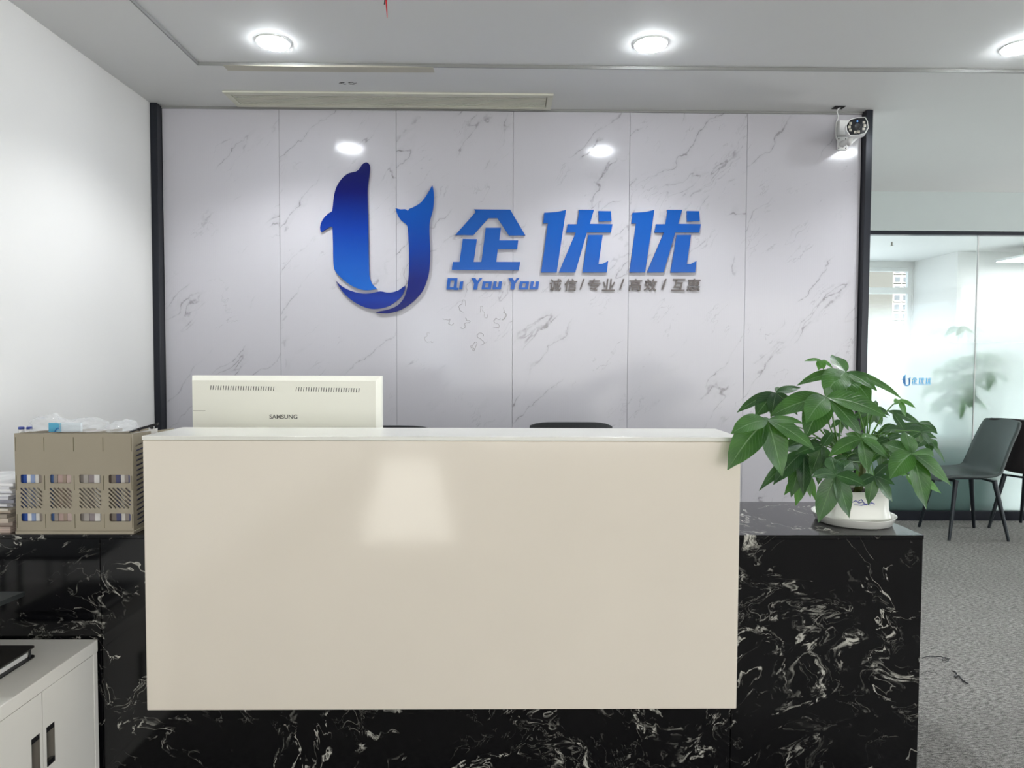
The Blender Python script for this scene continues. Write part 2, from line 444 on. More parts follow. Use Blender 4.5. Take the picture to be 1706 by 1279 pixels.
def spline(pts, n):
    out = []; m = len(pts)
    for s in range(n + 1):
        f = s / n * (m - 1); i = min(int(f), m - 2); t = f - i
        p0, p1, p2, p3 = pts[max(i - 1, 0)], pts[i], pts[i + 1], pts[min(i + 2, m - 1)]
        out.append(tuple(0.5 * (2 * p1[a] + (p2[a] - p0[a]) * t + (2 * p0[a] - 5 * p1[a] + 4 * p2[a] - p3[a]) * t * t + (3 * p1[a] - p0[a] - 3 * p2[a] + p3[a]) * t ** 3) for a in range(len(p1))))
    return out
catmull = spline
UPRIGHT = Matrix.Rotation(PI / 2, 4, 'X')          # local XY plate -> world XZ, facing the camera side (-Y)
def split_sides(me):
    if len(me.materials) == 0:
        pass
    for p in me.polygons: p.material_index = 0 if abs(p.normal.z) > 0.7 else 1
def text_mesh(body, size, extrude, offset=0.0, shear=0.0, align='CENTER'):
    cv = bpy.data.curves.new('t', 'FONT'); cv.body = body; cv.size = size; cv.extrude = extrude; cv.offset = offset; cv.shear = shear
    cv.align_x = align
    cv.resolution_u = 3
    return curve_mesh(cv)
def fit(me, x0, x1, y0, y1):
    xs = [v.co.x for v in me.vertices]; ys = [v.co.y for v in me.vertices]
    a, b, c, d = min(xs), max(xs), min(ys), max(ys)
    for v in me.vertices:
        v.co.x = x0 + (v.co.x - a) / (b - a) * (x1 - x0); v.co.y = y0 + (v.co.y - c) / (d - c) * (y1 - y0)
def st(name, mb_or_me, mat, bevel=0.0, parent=None):
    me = mb_or_me.mesh(name, bevel) if isinstance(mb_or_me, MB) else mb_or_me
    o = obj(name, me, mat, parent)
    if parent is None: o['kind'] = 'structure'
    return o

# ------------------------------------------------------------------ the setting
WY = 3.55                     # front of the marble boards
LX = -1.791                   # left wall
CZ = 2.535                    # ceiling
GY = 5.20                     # glass partition (front)
OY = 8.85                     # far wall of the office
XL = 0.68                     # left end of the partition
fl = st('floor', MB().box(LX - 0.15, RX + 0.15, RY - 0.15, OY + 0.15, -0.1, 0), M['carpet'])
tag(fl, 'mottled grey carpet floor of the reception and corridor')

TX, TY, TZ = -1.352, 3.06, 0.014
cb = MB()
cb.box(LX - 0.15, TX, RY - 0.15, OY + 0.15, CZ, CZ + 0.12)
cb.box(TX, RX + 0.15, TY, OY + 0.15, CZ, CZ + 0.12)
cb.box(TX, RX + 0.15, RY - 0.15, TY, CZ + TZ, CZ + 0.12)
ce = st('ceiling', cb, M['ceil']); tag(ce, 'white plaster ceiling with a shallow raised field')
t1 = st('trim_1', MB().box(TX + 0.0005, RX, TY - 0.006, TY - 0.0005, CZ, CZ + TZ - 0.0005), M['riser']); tag(t1, 'thin grey trim along the far edge of the raised ceiling field')
t2 = st('trim_2', MB().box(TX + 0.0005, TX + 0.006, RY, TY - 0.007, CZ, CZ + TZ - 0.0005), M['riser']); tag(t2, 'thin grey trim along the left edge of the raised ceiling field')

st('wall_left', MB().box(LX - 0.15, LX, RY - 0.15, WY + 0.13, 0, CZ), M['wall'])['label'] = 'plain white left wall'
# rear wall with a window opening and a wide one added for fill
rw = MB()
rw.box(LX, -1.63, RY - 0.15, RY, 0, CZ); rw.box(-1.63, -0.87, RY - 0.15, RY, 0, 0.24); rw.box(-1.63, -0.87, RY - 0.15, RY, 2.2, CZ)
rw.box(-0.87, -0.5, RY - 0.15, RY, 0, CZ); rw.box(-0.5, 8.0, RY - 0.15, RY, 0, 0.2); rw.box(-0.5, 8.0, RY - 0.15, RY, 2.45, CZ); rw.box(8.0, RX, RY - 0.15, RY, 0, CZ)
st('wall_rear', rw, M['wall'])['label'] = 'white wall behind the photographer with windows'
rr = MB()
rr.box(RX, RX + 0.15, RY - 0.15, -4.6, 0, CZ); rr.box(RX, RX + 0.15, 3.4, 4.45, 0, CZ); rr.box(RX, RX + 0.15, 4.45, 5.15, 0, 0.15); rr.box(RX, RX + 0.15, 4.45, 5.15, 1.55, CZ); rr.box(RX, RX + 0.15, 5.15, OY + 0.15, 0, CZ); rr.box(RX, RX + 0.15, -4.6, 3.4, 0, 0.5); rr.box(RX, RX + 0.15, -4.6, 3.4, 2.4, CZ)
st('wall_right', rr, M['wall'])['label'] = 'white right wall with a long window band'
def window(n, horiz, a0, a1, z0, z1, at, cols, blind=False):
    f = 0.05; mb = MB()
    def seg(u0, u1, w0, w1, d0=-0.09, d1=-0.04):
        if horiz: mb.box(u0, u1, at + d0, at + d1, w0, w1)
        else: mb.box(at - d1, at - d0, u0, u1, w0, w1)
    seg(a0, a1, z0, z0 + f); seg(a0, a1, z1 - f, z1); seg(a0, a0 + f, z0 + f, z1 - f); seg(a1 - f, a1, z0 + f, z1 - f)
    for i in range(1, cols):
        u = a0 + (a1 - a0) * i / cols; seg(u - f / 2, u + f / 2, z0 + f, z1 - f)
    o = st('window_%d' % n, mb, M['pvc'])
    mb = MB(); seg(a0 + f, a1 - f, z0 + f, z1 - f, -0.068, -0.060)
    obj('glass_pane', mb.mesh('glass_pane'), M['glass'], o)
    if blind:
        mb = MB(); seg(a0 + 0.002, a1 - 0.002, z0 + 0.002, z1 - 0.002, -0.03, -0.02); obj('roller_blind', mb.mesh('roller_blind'), M['wall'], o)  # opaque blind added to keep the sun out of the added rear window
    return o
window(1, True, -1.63, -0.87, 0.24, 2.2, RY, 1)['label'] = 'tall window behind the photographer'
window(2, True, -0.5, 8.0, 0.2, 2.45, RY, 7, True)['label'] = 'wide window with white blind behind the photographer'  # unseen blind window added to house the rear fill
window(5, False, 4.45, 5.15, 0.15, 1.55, RX, 1)['label'] = 'low corridor window at the end of the glass partition'  # unseen window added around the corridor fill
window(3, False, -4.6, 3.4, 0.5, 2.4, RX, 6)['label'] = 'long window band in the right wall'

# marble board wall
xa, xb = P(249, 300, WY).x, P(1442, 300, WY).x
wb = st('wall_back', MB().box(LX, xb + 0.035, WY + 0.012, WY + 0.13, 0, CZ), M['vinyl'])
tag(wb, 'white feature wall of grey-veined marble boards behind the reception desk')
seams = [P(p, 420, WY).x for p in (273, 466.5, 660.5, 854.5, 1047.5, 1242, 1431)]
for i in range(6):
    o = bx('marble_board', seams[i] + 0.0007, seams[i + 1] - 0.0007, WY, WY + 0.011, 0.0, CZ - 0.012, M['marble'], wb, bevel=0.0008, seg=1)
bx('ceiling_bead', seams[0], seams[6], WY - 0.004, WY + 0.011, CZ - 0.0115, CZ - 0.0005, M['riser'], wb)
tag(st('trim_3', MB().box(LX + 0.001, seams[0] - 0.001, WY - 0.05, WY + 0.0115, 0, CZ - 0.001), M['navy'], 0.002), 'dark navy metal post at the left end of the marble wall')
tag(st('trim_4', MB().box(seams[6] + 0.002, P(1455, 188, WY - 0.04).x, WY - 0.04, WY + 0.135, 0, CZ - 0.001), M['navy'], 0.002), 'dark navy metal post at the right end of the marble wall')

# glass partition and the office behind it
JX = P(1628, 600, GY).x
HZ0, HZ1 = P(1560, 391, GY).z, P(1560, 385, GY).z
hd = st('wall_header', MB().box(XL, RX, GY - 0.01, GY + 0.11, HZ1 + 0.001, CZ), plain('pale_grey_header_paint', 'bcc4c2', 0.6, var=0.01)); tag(hd, 'white header wall above the frosted glass partition')
pw = 1.5; edges = [JX - 2 * pw, JX - pw, JX, JX + pw, JX + 2 * pw, JX + 3 * pw]
edges = [e for e in edges if XL < e < RX]; edges = [XL + 0.02] + edges + [RX - 0.02]
fr = MB(); fr.box(XL, RX, GY, GY + 0.06, HZ0, HZ1); fr.box(XL, RX, GY, GY + 0.06, 0, 0.075)
gw = st('wall_glass', fr, M['navy'], 0.002); tag(gw, 'frameless frosted glass partition with slim black rails')
for i in range(len(edges) - 1):
    bx('glass_pane', edges[i] + 0.003, edges[i + 1] - 0.003, GY + 0.024, GY + 0.034, 0.075, HZ0, M['frost'], gw)
for e in edges[1:-1]:
    bx('joint_strip', e - 0.003, e + 0.003, GY + 0.022, GY + 0.036, 0.075, HZ0, M['pvc'], gw)
st('wall_corridor', MB().box(XL - 0.12, XL, WY + 0.13, OY, 0, CZ), M['wall'])['label'] = 'white wall closing the corridor behind the marble wall'
CX = P(1596, 414, 8.0).x
OX0, OX1 = 1.9, CX - 0.015
fw = MB()
fw.box(XL, OX0, OY, OY + 0.15, 0, CZ); fw.box(OX1, RX, OY, OY + 0.15, 0, CZ); fw.box(OX0, OX1, OY, OY + 0.15, 0, 0.6); fw.box(OX0, OX1, OY, OY + 0.15, 2.46, CZ)
st('wall_far', fw, M['wall'])['label'] = 'white far wall of the glazed office'
wo = window(4, True, OX0, OX1, 0.6, 2.46, OY + 0.11, 4); tag(wo, 'office window with white frame and tower view seen through the glass')
bx('transom', OX0 + 0.05, OX1 - 0.05, OY + 0.015, OY + 0.075, 2.12, 2.20, M['pvc'], wo)
CX = P(1596, 414, 8.0).x
st('wall_column', MB().box(CX, RX, 8.0, OY, 0, CZ), M['wall'])['label'] = 'white wall block inside the glazed office'

of = st('floor_office', MB().box(XL + 0.001, RX - 0.001, GY + 0.061, OY - 0.001, 0.0002, 0.004), plain('pale_office_floor', 'dfe1df', 0.35)); tag(of, 'pale floor of the office behind the glass')
# ------------------------------------------------------------------ ceiling things
sg = MB(); NS = 24
p0, p1 = P(372, 112, TY).x, P(722, 118, TY).x
vs, fs = [], []
for i in range(NS + 1):
    t = i / NS; x = p0 + (p1 - p0) * t; h = 0.0045 * math.sin(PI * t) ** 0.8
    for y, z in ((TY - 0.008, CZ + 0.0045 * math.sin(PI * t) ** 0.8), (TY - 0.008, CZ - h), (TY + 0.05, CZ - h * 0.3 - 0.0005), (TY + 0.05, CZ + 0.001)):
        vs.append((x, y, z))
for i in range(NS):
    for k in range(4):
        fs.append((i * 4 + k, i * 4 + (k + 1) % 4, i * 4 + 4 + (k + 1) % 4, i * 4 + 4 + k))
sg.add(vs, fs)
obj('sagging_edge', sg.mesh('sagging_edge'), plain('yellowed_plaster', 'b8b4a6', 0.7), ce)
sc = MB()
rnd = random.Random(3)
for i in range(9):
    q = PZ(555 + rnd.random() * 40, 137 + rnd.random() * 3, CZ - 0.0006)
    d = Vector((rnd.uniform(0.008, 0.022), rnd.uniform(-0.006, 0.006), 0))
    sc.tube([q, q + d * 0.5 + Vector((0, 0.003, 0)), q + d], 0.0009, 4)
obj('scuff_mark', sc.mesh('scuff_mark'), M['gap'], ce)['kind'] = 'stuff'
# camera cable hole in the ceiling
hq = [PZ(a, b, CZ) for a, b in ((1390, 177.5), (1413, 173.5))]
hx0, hx1 = hq[0].x, hq[1].x
bx('cable_hole', hx0, hx1, 3.462, 3.505, CZ - 0.0025, CZ - 0.0003, M['gap'], ce)

def downlight(px, py, label):
    c = PZ(px, py, CZ + TZ)
    r = 0.066
    t = thing('downlight', label, 'downlight', c, group='round LED downlights in the ceiling')
    mb = MB(); mb.lathe([(r * 0.98, -0.006), (r * 1.06, -0.006), (r * 1.08, -0.001), (r * 0.98, -0.001), (r * 0.98, -0.006)], 40, c)
    obj('trim_ring', mb.mesh('trim_ring'), M['pvc'], t, smooth=True)
    mb = MB(); mb.lathe([(r * 0.97, -0.002), (r * 0.95, -0.011), (r * 0.82, -0.015), (r * 0.4, -0.017), (0.0001, -0.0175)], 40, c)
    obj('diffuser', mb.mesh('diffuser'), M['lamp'], t, smooth=True)
    l = bpy.data.lights.new('downlight_beam', 'SPOT'); l.energy = 60.0; l.color = (0.95, 0.98, 1.0)
    l.spot_size = math.radians(134); l.spot_blend = 0.55; l.shadow_soft_size = 0.055
    o = bpy.data.objects.new('downlight_beam', l); COL.objects.link(o); o.parent = t; o.location = (0, 0, -0.025)
    return t
M['lamp'] = emit('cool_white_led', (0.90, 0.955, 1.0), 115.0)
downlight(455, 69, 'glowing round downlight left in the ceiling, above the desk monitor')
downlight(1084, 72, 'glowing round downlight in the ceiling between the air grille and the security camera')
downlight(1699, 77, 'glowing round downlight cut by the right edge of the photo')

# air grille
ga, gb = PZ(378, 157, CZ), PZ(922, 185, CZ)
gy0, gy1 = 3.335, 3.528
gx0, gx1 = PZ(378, 158, CZ).x, PZ(921, 162, CZ).x
g = thing('air_grille', 'long cream linear air conditioning grille in the ceiling before the marble wall', 'air vent', ((gx0 + gx1) / 2, (gy0 + gy1) / 2, CZ))
mb = MB(); fwid = 0.028; zt = CZ - 0.0005; zb = CZ - 0.010
mb.box(gx0, gx1, gy0, gy0 + fwid, zb, zt); mb.box(gx0, gx1, gy1 - fwid, gy1, zb, zt)
mb.box(gx0, gx0 + fwid, gy0 + fwid, gy1 - fwid, zb, zt); mb.box(gx1 - fwid, gx1, gy0 + fwid, gy1 - fwid, zb, zt)
obj('frame', mb.mesh('frame', 0.0015, 1), M['vent'], g)
bx('cavity', gx0 + fwid, gx1 - fwid, gy0 + fwid, gy1 - fwid, CZ - 0.002, CZ - 0.0008, M['slot'], g)
mb = MB(); n = 8
for i in range(n):
    y = gy0 + fwid + (gy1 - gy0 - 2 * fwid) * (i + 0.5) / n
    mb.box(gx0 + fwid + 0.004, gx1 - fwid - 0.004, y - 0.0052, y + 0.0052, CZ - 0.008, CZ - 0.0025)
obj('louvre', mb.mesh('louvre'), M['vent'], g)['kind'] = 'stuff'

# hanging wires
wq = P(645, 29, 2.2)
t = thing('hanging_wire', 'loose red and dark wire ends hanging from the ceiling at the top edge', 'wire', (wq.x, wq.y, CZ + TZ))
obj('red_wire', MB().tube([(wq.x, wq.y, CZ + TZ), (wq.x + 0.006, wq.y, wq.z + 0.12), (wq.x - 0.003, wq.y, wq.z + 0.05), (wq.x, wq.y, wq.z)], [0.003, 0.003, 0.003, 0.0012], 6).mesh('red_wire'), plain('red_insulation', 'c01f2c', 0.5), t)
obj('dark_wire', MB().tube([(wq.x - 0.004, wq.y, CZ + TZ), (wq.x - 0.002, wq.y + 0.01, wq.z + 0.12), (wq.x - 0.009, wq.y, wq.z + 0.04)], 0.0016, 6).mesh('dark_wire'), M['dark'], t)

# ------------------------------------------------------------------ wall sign
def Z1(x, y): return (500 + x / 4.2625, 240 + y / 4.2625)
def Z2(x, y): return (730 + x / 3.63, 320 + y / 3.63)
def on_wall(pts, zf, Y=WY):
    out = []
    for q in pts:
        p = P(*zf(*q), Y); out.append((p.x, p.z))
    return out
LT = 0.014
def sign_piece(name, loops, mat, parent=None, thick=LT, back=WY - 0.0005):
    me = plate(name, loops, thick); split_sides(me)
    me.materials.clear(); me.materials.append(mat); me.materials.append(M['acrylic_side'])
    me.transform(Matrix.Translation((0, back, 0)) @ UPRIGHT)
    return obj(name, me, [mat], parent) if parent is not None else me
def centre(loops):
    xs = [p[0] for l in loops for p in l]; zs = [p[1] for l in loops for p in l]
    return Vector(((min(xs) + max(xs)) / 2, WY, min(zs)))
body = [(470,135),(490,142),(500,165),(497,215),(488,280),(483,340),(484,420),(488,600),(491,800),(495,930),(508,980),(528,1008),(552,1030),(510,1037),(455,1038),(400,1022),(350,995),(300,955),(262,915),(245,880),(240,820),(238,700),(234,590),(215,592),(180,612),(155,627),(147,605),(150,575),(165,540),(195,505),(232,480),(238,440),(243,385),(255,330),(275,285),(310,240),(350,212),(400,200),(425,180),(445,150)]
belly = [(258,972),(300,1010),(370,1045),(450,1062),(510,1060),(572,1047),(620,1055),(660,1053),(700,1040),(735,1015),(750,1008),(745,1040),(725,1080),(690,1115),(640,1148),(590,1165),(530,1172),(470,1162),(400,1130),(340,1085),(295,1035)]
tail = [(940,297),(950,340),(952,400),(945,470),(925,545),(920,600),(922,680),(926,760),(924,840),(918,910),(905,965),(880,1030),(845,1080),(800,1125),(750,1160),(700,1185),(640,1200),(600,1203),(540,1197),(560,1190),(630,1175),(690,1150),(730,1110),(752,1065),(765,1010),(772,950),(776,880),(776,780),(772,680),(768,610),(758,575),(720,545),(695,505),(680,458),(715,467),(750,466),(768,478),(775,465),(820,445),(860,418),(895,375),(925,325)]
EMB = [('body', smooth_loop(body, 3, (12, 22, 30))), ('belly', smooth_loop(belly, 3, (0, 10))), ('tail', smooth_loop(tail, 3, (0, 18, 33, 36, 37)))]
loops = [on_wall(l, Z1) for _, l in EMB]
zt, zb = P(*Z1(470, 135), WY).z, P(*Z1(540, 1203), WY).z
mg = [grad_mat('emblem_body_blue', zb, zt, [(0.0, '0f5cb4'), (0.16, '0e58b0'), (0.55, '07318a'), (0.8, '050f5c'), (1.0, '050d55')]),
      grad_mat('emblem_belly_blue', zb, zt, [(0.0, '051f78'), (0.1, '072f8c'), (0.2, '051c6a'), (1.0, '051c6a')]),
      grad_mat('emblem_tail_blue', zb, zt, [(0.0, '04125f'), (0.22, '051668'), (0.45, '06368c'), (0.7, '084ba2'), (1.0, '0a54aa')])]
em = thing('wall_emblem', 'large glossy blue dolphin-shaped U emblem on the marble wall', 'wall sign', centre(loops))
for (nm, _), lp, mm in zip(EMB, loops, mg):
    sign_piece('dolphin_' + nm, [lp], mm, em)

QI = [[(218,107),(435,109),(527,265),(428,265),(358,160),(305,160),(213,263),(105,262),(228,123)],
      [(83,472),(90,424),(130,424),(150,285),(235,287),(215,424),(262,424),(288,218),(380,218),(370,294),(484,294),(478,347),(360,347),(352,424),(496,424),(488,474)]]
YO = [[(640,128),(722,122),(772,110),(716,487),(622,487),(662,192),(634,192)],
      [(848,110),(940,110),(916,195),(1052,197),(1043,247),(898,247),(828,487),(728,487),(830,247),(773,247),(782,197),(838,197),(850,125)],
      [(906,262),(993,262),(968,436),(990,436),(1026,418),(1018,487),(870,487)],
      [(967,117),(1042,118),(1046,178),(970,180)]]
def shift(ls, dx, dy=0): return [[(x + dx, y + dy) for x, y in l] for l in ls]
def big_char(ls, label):
    lp = [on_wall(l, Z2) for l in ls]
    t = thing('wall_character', label, 'wall sign', centre(lp), group='large blue wall characters')
    for l in lp: sign_piece('stroke', [l], M['blue'], t)
big_char(QI, 'large blue Chinese character 企, first of three, beside the emblem')
big_char(YO, 'large blue Chinese character 优 in the middle of the three')
big_char(shift(YO, 532, 0), 'large blue Chinese character 优, rightmost of the three')

def small_letter(name, ls, label, group, mat):
    lp = [on_wall(l, Z2) for l in ls]; c = centre(lp)
    me = sign_piece(name, lp, mat, None, 0.008)
    o = obj(name, me, [mat], None, pivot=c); tag(o, label, 'wall letter', group)
LQ = [[(58,520),(118,520),(112,578),(124,580),(122,592),(96,592),(93,590),(50,590)], [(76,535),(99,535),(93,575),(71,575)]]
LI = [[(133,543),(153,538),(146,589),(127,589)]]
LY = [[(200,520),(226,520),(238,541),(250,520),(268,520),(243,553),(236,590),(212,590),(218,553)]]
LO = [[(270,540),(326,540),(319,589),(262,589)], [(287,552),(306,552),(302,577),(283,577)]]
LU = [[(336,540),(355,540),(349,574),(362,574),(368,540),(387,540),(380,589),(328,589)]]
gr = 'small blue romanised letters under the characters'
small_letter('wall_letter', LQ, 'small blue capital letter Q under the big characters', gr, M['blue'])
small_letter('wall_letter', LI, 'small blue letter i right after the Q', gr, M['blue'])
for k, wd in enumerate(('first', 'second')):
    for ls, ch in ((LY, 'Y'), (LO, 'o'), (LU, 'u')):
        small_letter('wall_letter', shift(ls, 224 * k), 'small blue letter %s in the %s word You on the wall' % (ch, wd), gr, M['blue'])
sl_chars = [('诚', 705, 72), ('信', 797, 76), ('/', 866, 26), ('专', 938, 76), ('业', 1027, 78), ('/', 1106, 26), ('高', 1187, 78), ('效', 1280, 76), ('/', 1361, 26), ('互', 1448, 80), ('惠', 1540, 80)]
SL = {'诚': 'first of the line, right after the blue letters', '信': 'just before the first slash', '专': 'just after the first slash', '业': 'just before the second slash', '高': 'just after the second slash', '效': 'just before the third slash', '互': 'just after the third slash', '惠': 'last of the line at the right'}
ns = 0
for ch, cx, wd in sl_chars:
    me = text_mesh(ch, 0.1, 0.004 / 1.0, offset=0.0016 if ch != '/' else 0.003)
    a = P(*Z2(cx - wd / 2, 598 if ch != '/' else 590), WY); b = P(*Z2(cx + wd / 2, 525), WY)
    if len(me.vertices) == 0: continue
    fit(me, a.x, b.x, a.z, b.z)
    for v in me.vertices: v.co.z += 0.004; v.co.x += (v.co.y - a.z) * 0.10
    me.transform(Matrix.Translation((0, WY - 0.0005, 0)) @ UPRIGHT)
    if ch == '/':
        ns += 1; lb = 'small dark slash mark, %s of three between the slogan words' % ('first', 'second', 'third')[ns - 1]
    else: lb = 'dark slogan character %s, %s' % (ch, SL[ch])
    o = obj('slogan_slash' if ch == '/' else 'slogan_character', me, M['slogan'], None, pivot=((a.x + b.x) / 2, WY, a.z))
    tag(o, lb, 'wall letter', 'dark slogan characters under the wall sign')

# old glue squiggles left on the marble
rs = random.Random(12)
M['glue'] = plain('grey_glue_residue', '8f8b86', 0.5)
for k, (sx, sy) in enumerate(((716, 555), (738, 530), (768, 545), (772, 520), (800, 520), (805, 560), (822, 545), (838, 520), (785, 580))):
    x, y, a = sx, sy, rs.uniform(0, 6.28); pts = []
    for i in range(34):
        p = P(x, y, WY); pts.append((p.x, WY - 0.0008, p.z))
        a += rs.uniform(-0.95, 0.95); x += math.cos(a) * 1.6; y += math.sin(a) * 1.6 - 0.1
        x += (sx - x) * 0.05; y += (sy - y) * 0.05
    obj('glue_squiggle', MB().tube(pts, 0.0008, 4).mesh('glue_squiggle'), M['glue'], wb)

# ------------------------------------------------------------------ security camera
def Z5(x, y): return (1300 + x / 7.525, 150 + y / 7.525)
cy0 = 3.33
face = [(832,440),(880,372),(960,352),(1060,347),(1088,395),(1096,470),(1055,540),(985,558),(875,562),(838,505)]
fp = [(P(*Z5(*q), cy0).x, P(*Z5(*q), cy0).z) for q in face]
fc = Vector((sum(p[0] for p in fp) / len(fp), cy0, sum(p[1] for p in fp) / len(fp)))
t = thing('security_camera', 'white bullet security camera with dark ringed face beside the right post', 'camera', (P(*Z5(770, 690), WY).x, WY, P(*Z5(770, 690), WY).z))
SKX, SKZ = fc.x / cy0 * 0.85, (fc.z - CAM.z) / cy0 * 0.4
def ring(scale, y): return [(fc.x + (p[0] - fc.x) * scale + (y - cy0) * SKX, y, fc.z + (p[1] - fc.z) * scale + (y - cy0) * SKZ) for p in fp]
mb = MB(); prof = [(1.0, cy0 - 0.002), (1.07, cy0 - 0.004), (1.10, cy0 + 0.01), (1.10, cy0 + 0.07), (0.95, cy0 + 0.11), (0.5, cy0 + 0.125)]
vs, fs = [], []; nn = len(fp)
for s_, y in prof: vs += ring(s_, y)
for i in range(len(prof) - 1):
    for k in range(nn): fs.append((i * nn + k, (i + 1) * nn + k, (i + 1) * nn + (k + 1) % nn, i * nn + (k + 1) % nn))
fs.append(tuple((len(prof) - 1) * nn + k for k in range(nn)))
mb.add(vs, fs); obj('housing', mb.mesh('housing'), M['pvc'], t)
mb = MB(); mb.add(ring(1.0, cy0) + ring(1.0, cy0 + 0.01), [tuple(range(nn - 1, -1, -1))] + [(k, (k + 1) % nn, nn + (k + 1) % nn, nn + k) for k in range(nn)])
obj('face', mb.mesh('face'), plain('black_gloss_camera_face', '0c0d14', 0.15), t)
for (x, y) in ((882,418),(868,462),(880,500),(940,527),(983,522),(1045,487),(1060,445),(1048,405)):
    q = P(*Z5(x, y), cy0 - 0.001); h = 0.0058
    mb = MB()
    for dx in (-1, 1):
        for dz in (-1, 1):
            mb.box(q.x + dx * 0.0032 - 0.0025, q.x + dx * 0.0032 + 0.0025, cy0 - 0.0015, cy0 - 0.0002, q.z + dz * 0.0032 - 0.0025, q.z + dz * 0.0032 + 0.0025)
    obj('led_block', mb.mesh('led_block'), plain('pale_led', 'cfcabb', 0.3) if 'pale_led' not in bpy.data.materials else bpy.data.materials['pale_led'], t)
q = P(*Z5(967, 390), cy0 - 0.001)
mb = MB(); mb.lathe([(0.0032, 0), (0.0030, 0.0012), (0.0001, 0.0016)], 12); me = mb.mesh('indicator'); me.transform(Matrix.Translation((q.x, cy0 - 0.0002, q.z)) @ UPRIGHT)
obj('indicator', me, emit('blue_indicator', (0.1, 0.3, 1.0), 4.0), t)
q = P(*Z5(965, 455), cy0 - 0.001)
mb = MB(); mb.lathe([(0.016, 0), (0.015, 0.0015), (0.0125, 0.0018), (0.011, 0.0008), (0.0001, 0.0012)], 24); me = mb.mesh('lens'); me.transform(Matrix.Translation((q.x, cy0 - 0.0002, q.z)) @ UPRIGHT)
obj('lens', me, M['dark'], t, smooth=True)
a, b = P(*Z5(703, 755), WY), P(*Z5(840, 595), WY)
bx('wall_plate', a.x, b.x, WY - 0.012, WY - 0.0005, a.z, b.z, M['pvc'], t, bevel=0.003)
for (x, y) in ((733, 612), (820, 612), (733, 728), (820, 728)):
    q = P(*Z5(x, y), WY - 0.012); mb = MB(); mb.lathe([(0.0035, 0), (0.003, 0.0015), (0.0001, 0.002)], 10); me = mb.mesh('screw'); me.transform(Matrix.Translation((q.x, WY - 0.012, q.z)) @ UPRIGHT)
    obj('screw', me, M['dark'], t)
q0 = P(*Z5(775, 680), WY - 0.012)
obj('arm', MB().tube([(q0.x, WY - 0.012, q0.z), (q0.x + 0.01, WY - 0.05, q0.z + 0.004), (q0.x + 0.05, WY - 0.08, q0.z + 0.025), (fc.x - 0.005, cy0 + 0.07, fc.z - 0.062), (fc.x, cy0 + 0.06, fc.z - 0.035)], [0.017, 0.013, 0.011, 0.011, 0.014], 10).mesh('arm'), M['pvc'], t, smooth=True)
bx('junction_box', P(*Z5(705, 585), WY).x, P(*Z5(870, 500), WY).x, WY - 0.03, WY - 0.0005, P(*Z5(705, 582), WY).z, P(*Z5(870, 400), WY).z, M['pvc'], t, bevel=0.004)
hc = Vector(((hx0 + hx1) / 2, 3.485, CZ))
cx_ = P(*Z5(697, 300), WY).x
cpts = [(hc.x + 0.010, hc.y, hc.z), (hc.x - 0.004, hc.y + 0.006, hc.z - 0.014), (cx_ + 0.004, WY - 0.016, hc.z - 0.032), (cx_, WY - 0.006, hc.z - 0.06), (cx_, WY - 0.005, hc.z - 0.11), (cx_ + 0.004, WY - 0.006, hc.z - 0.14), (cx_ + 0.02, WY - 0.008, hc.z - 0.15)]
obj('cable', MB().tube(spline(cpts, 30), 0.003, 8).mesh('cable'), M['pvc'], t, smooth=True)

# ------------------------------------------------------------------ reception desk
DY = 1.96                                   # black stone front
TOP = P(1400, 891, DY).z                    # low worktop height
BXR = P(1538, 900, DY).x                    # right end
PY = 1.91                                   # white front panel
pl, pr = P(240, 900, PY).x, P(1232, 900, PY).x
pt, pb = P(740, 727, PY).z, P(740, 1182, PY).z
desk = thing('reception_desk', 'long reception desk with white lacquered front panel on black white-veined stone', 'reception desk', ((LX + BXR) / 2, 2.2, 0))
sx1 = P(1217, 1230, DY).x; sx0 = P(170, 1100, DY).x
BY = 2.42
bx('stone_slab', LX + 0.004, sx0 - 0.001, DY, DY + 0.02, 0, TOP - 0.012, M['black'], desk, 0.001, 1)
bx('stone_slab', sx0 + 0.001, sx1 - 0.001, DY, DY + 0.02, 0, TOP - 0.012, M['black'], desk, 0.001, 1)
bx('stone_slab', sx1 + 0.001, BXR, DY, DY + 0.02, 0, TOP - 0.012, M['black'], desk, 0.001, 1)
bx('stone_end', BXR - 0.02, BXR, DY + 0.0205, BY - 0.005, 0, TOP - 0.012, M['black'], desk, 0.001, 1)
bx('stone_top', LX + 0.004, BXR + 0.001, DY - 0.002, BY, TOP - 0.0115, TOP, M['black'], desk, 0.001, 1)
bx('carcass', LX + 0.01, BXR - 0.021, DY + 0.0205, DY + 0.06, 0, TOP - 0.013, M['dark'], desk)
# raised counter
back = PZ(740, 712.5, pt).y
bx('front_panel', pl, pr, PY, PY + 0.03, pb, pt - 0.0125, M['cream'], desk, 0.003, 2)
bx('counter_top', pl - 0.001, pr + 0.002, PY - 0.003, back, pt - 0.012, pt, M['creamtop'], desk, 0.002, 2)
bx('counter_side', pl, pl + 0.02, PY + 0.0305, back - 0.004, TOP + 0.0003, pt - 0.0125, M['creamtop'], desk)
bx('counter_side', pr - 0.02, pr, PY + 0.0305, back - 0.004, TOP + 0.0003, pt - 0.0125, M['creamtop'], desk)
bx('counter_back', pl + 0.0205, pr - 0.0205, back - 0.024, back - 0.004, TOP + 0.0003, pt - 0.0125, M['creamtop'], desk)
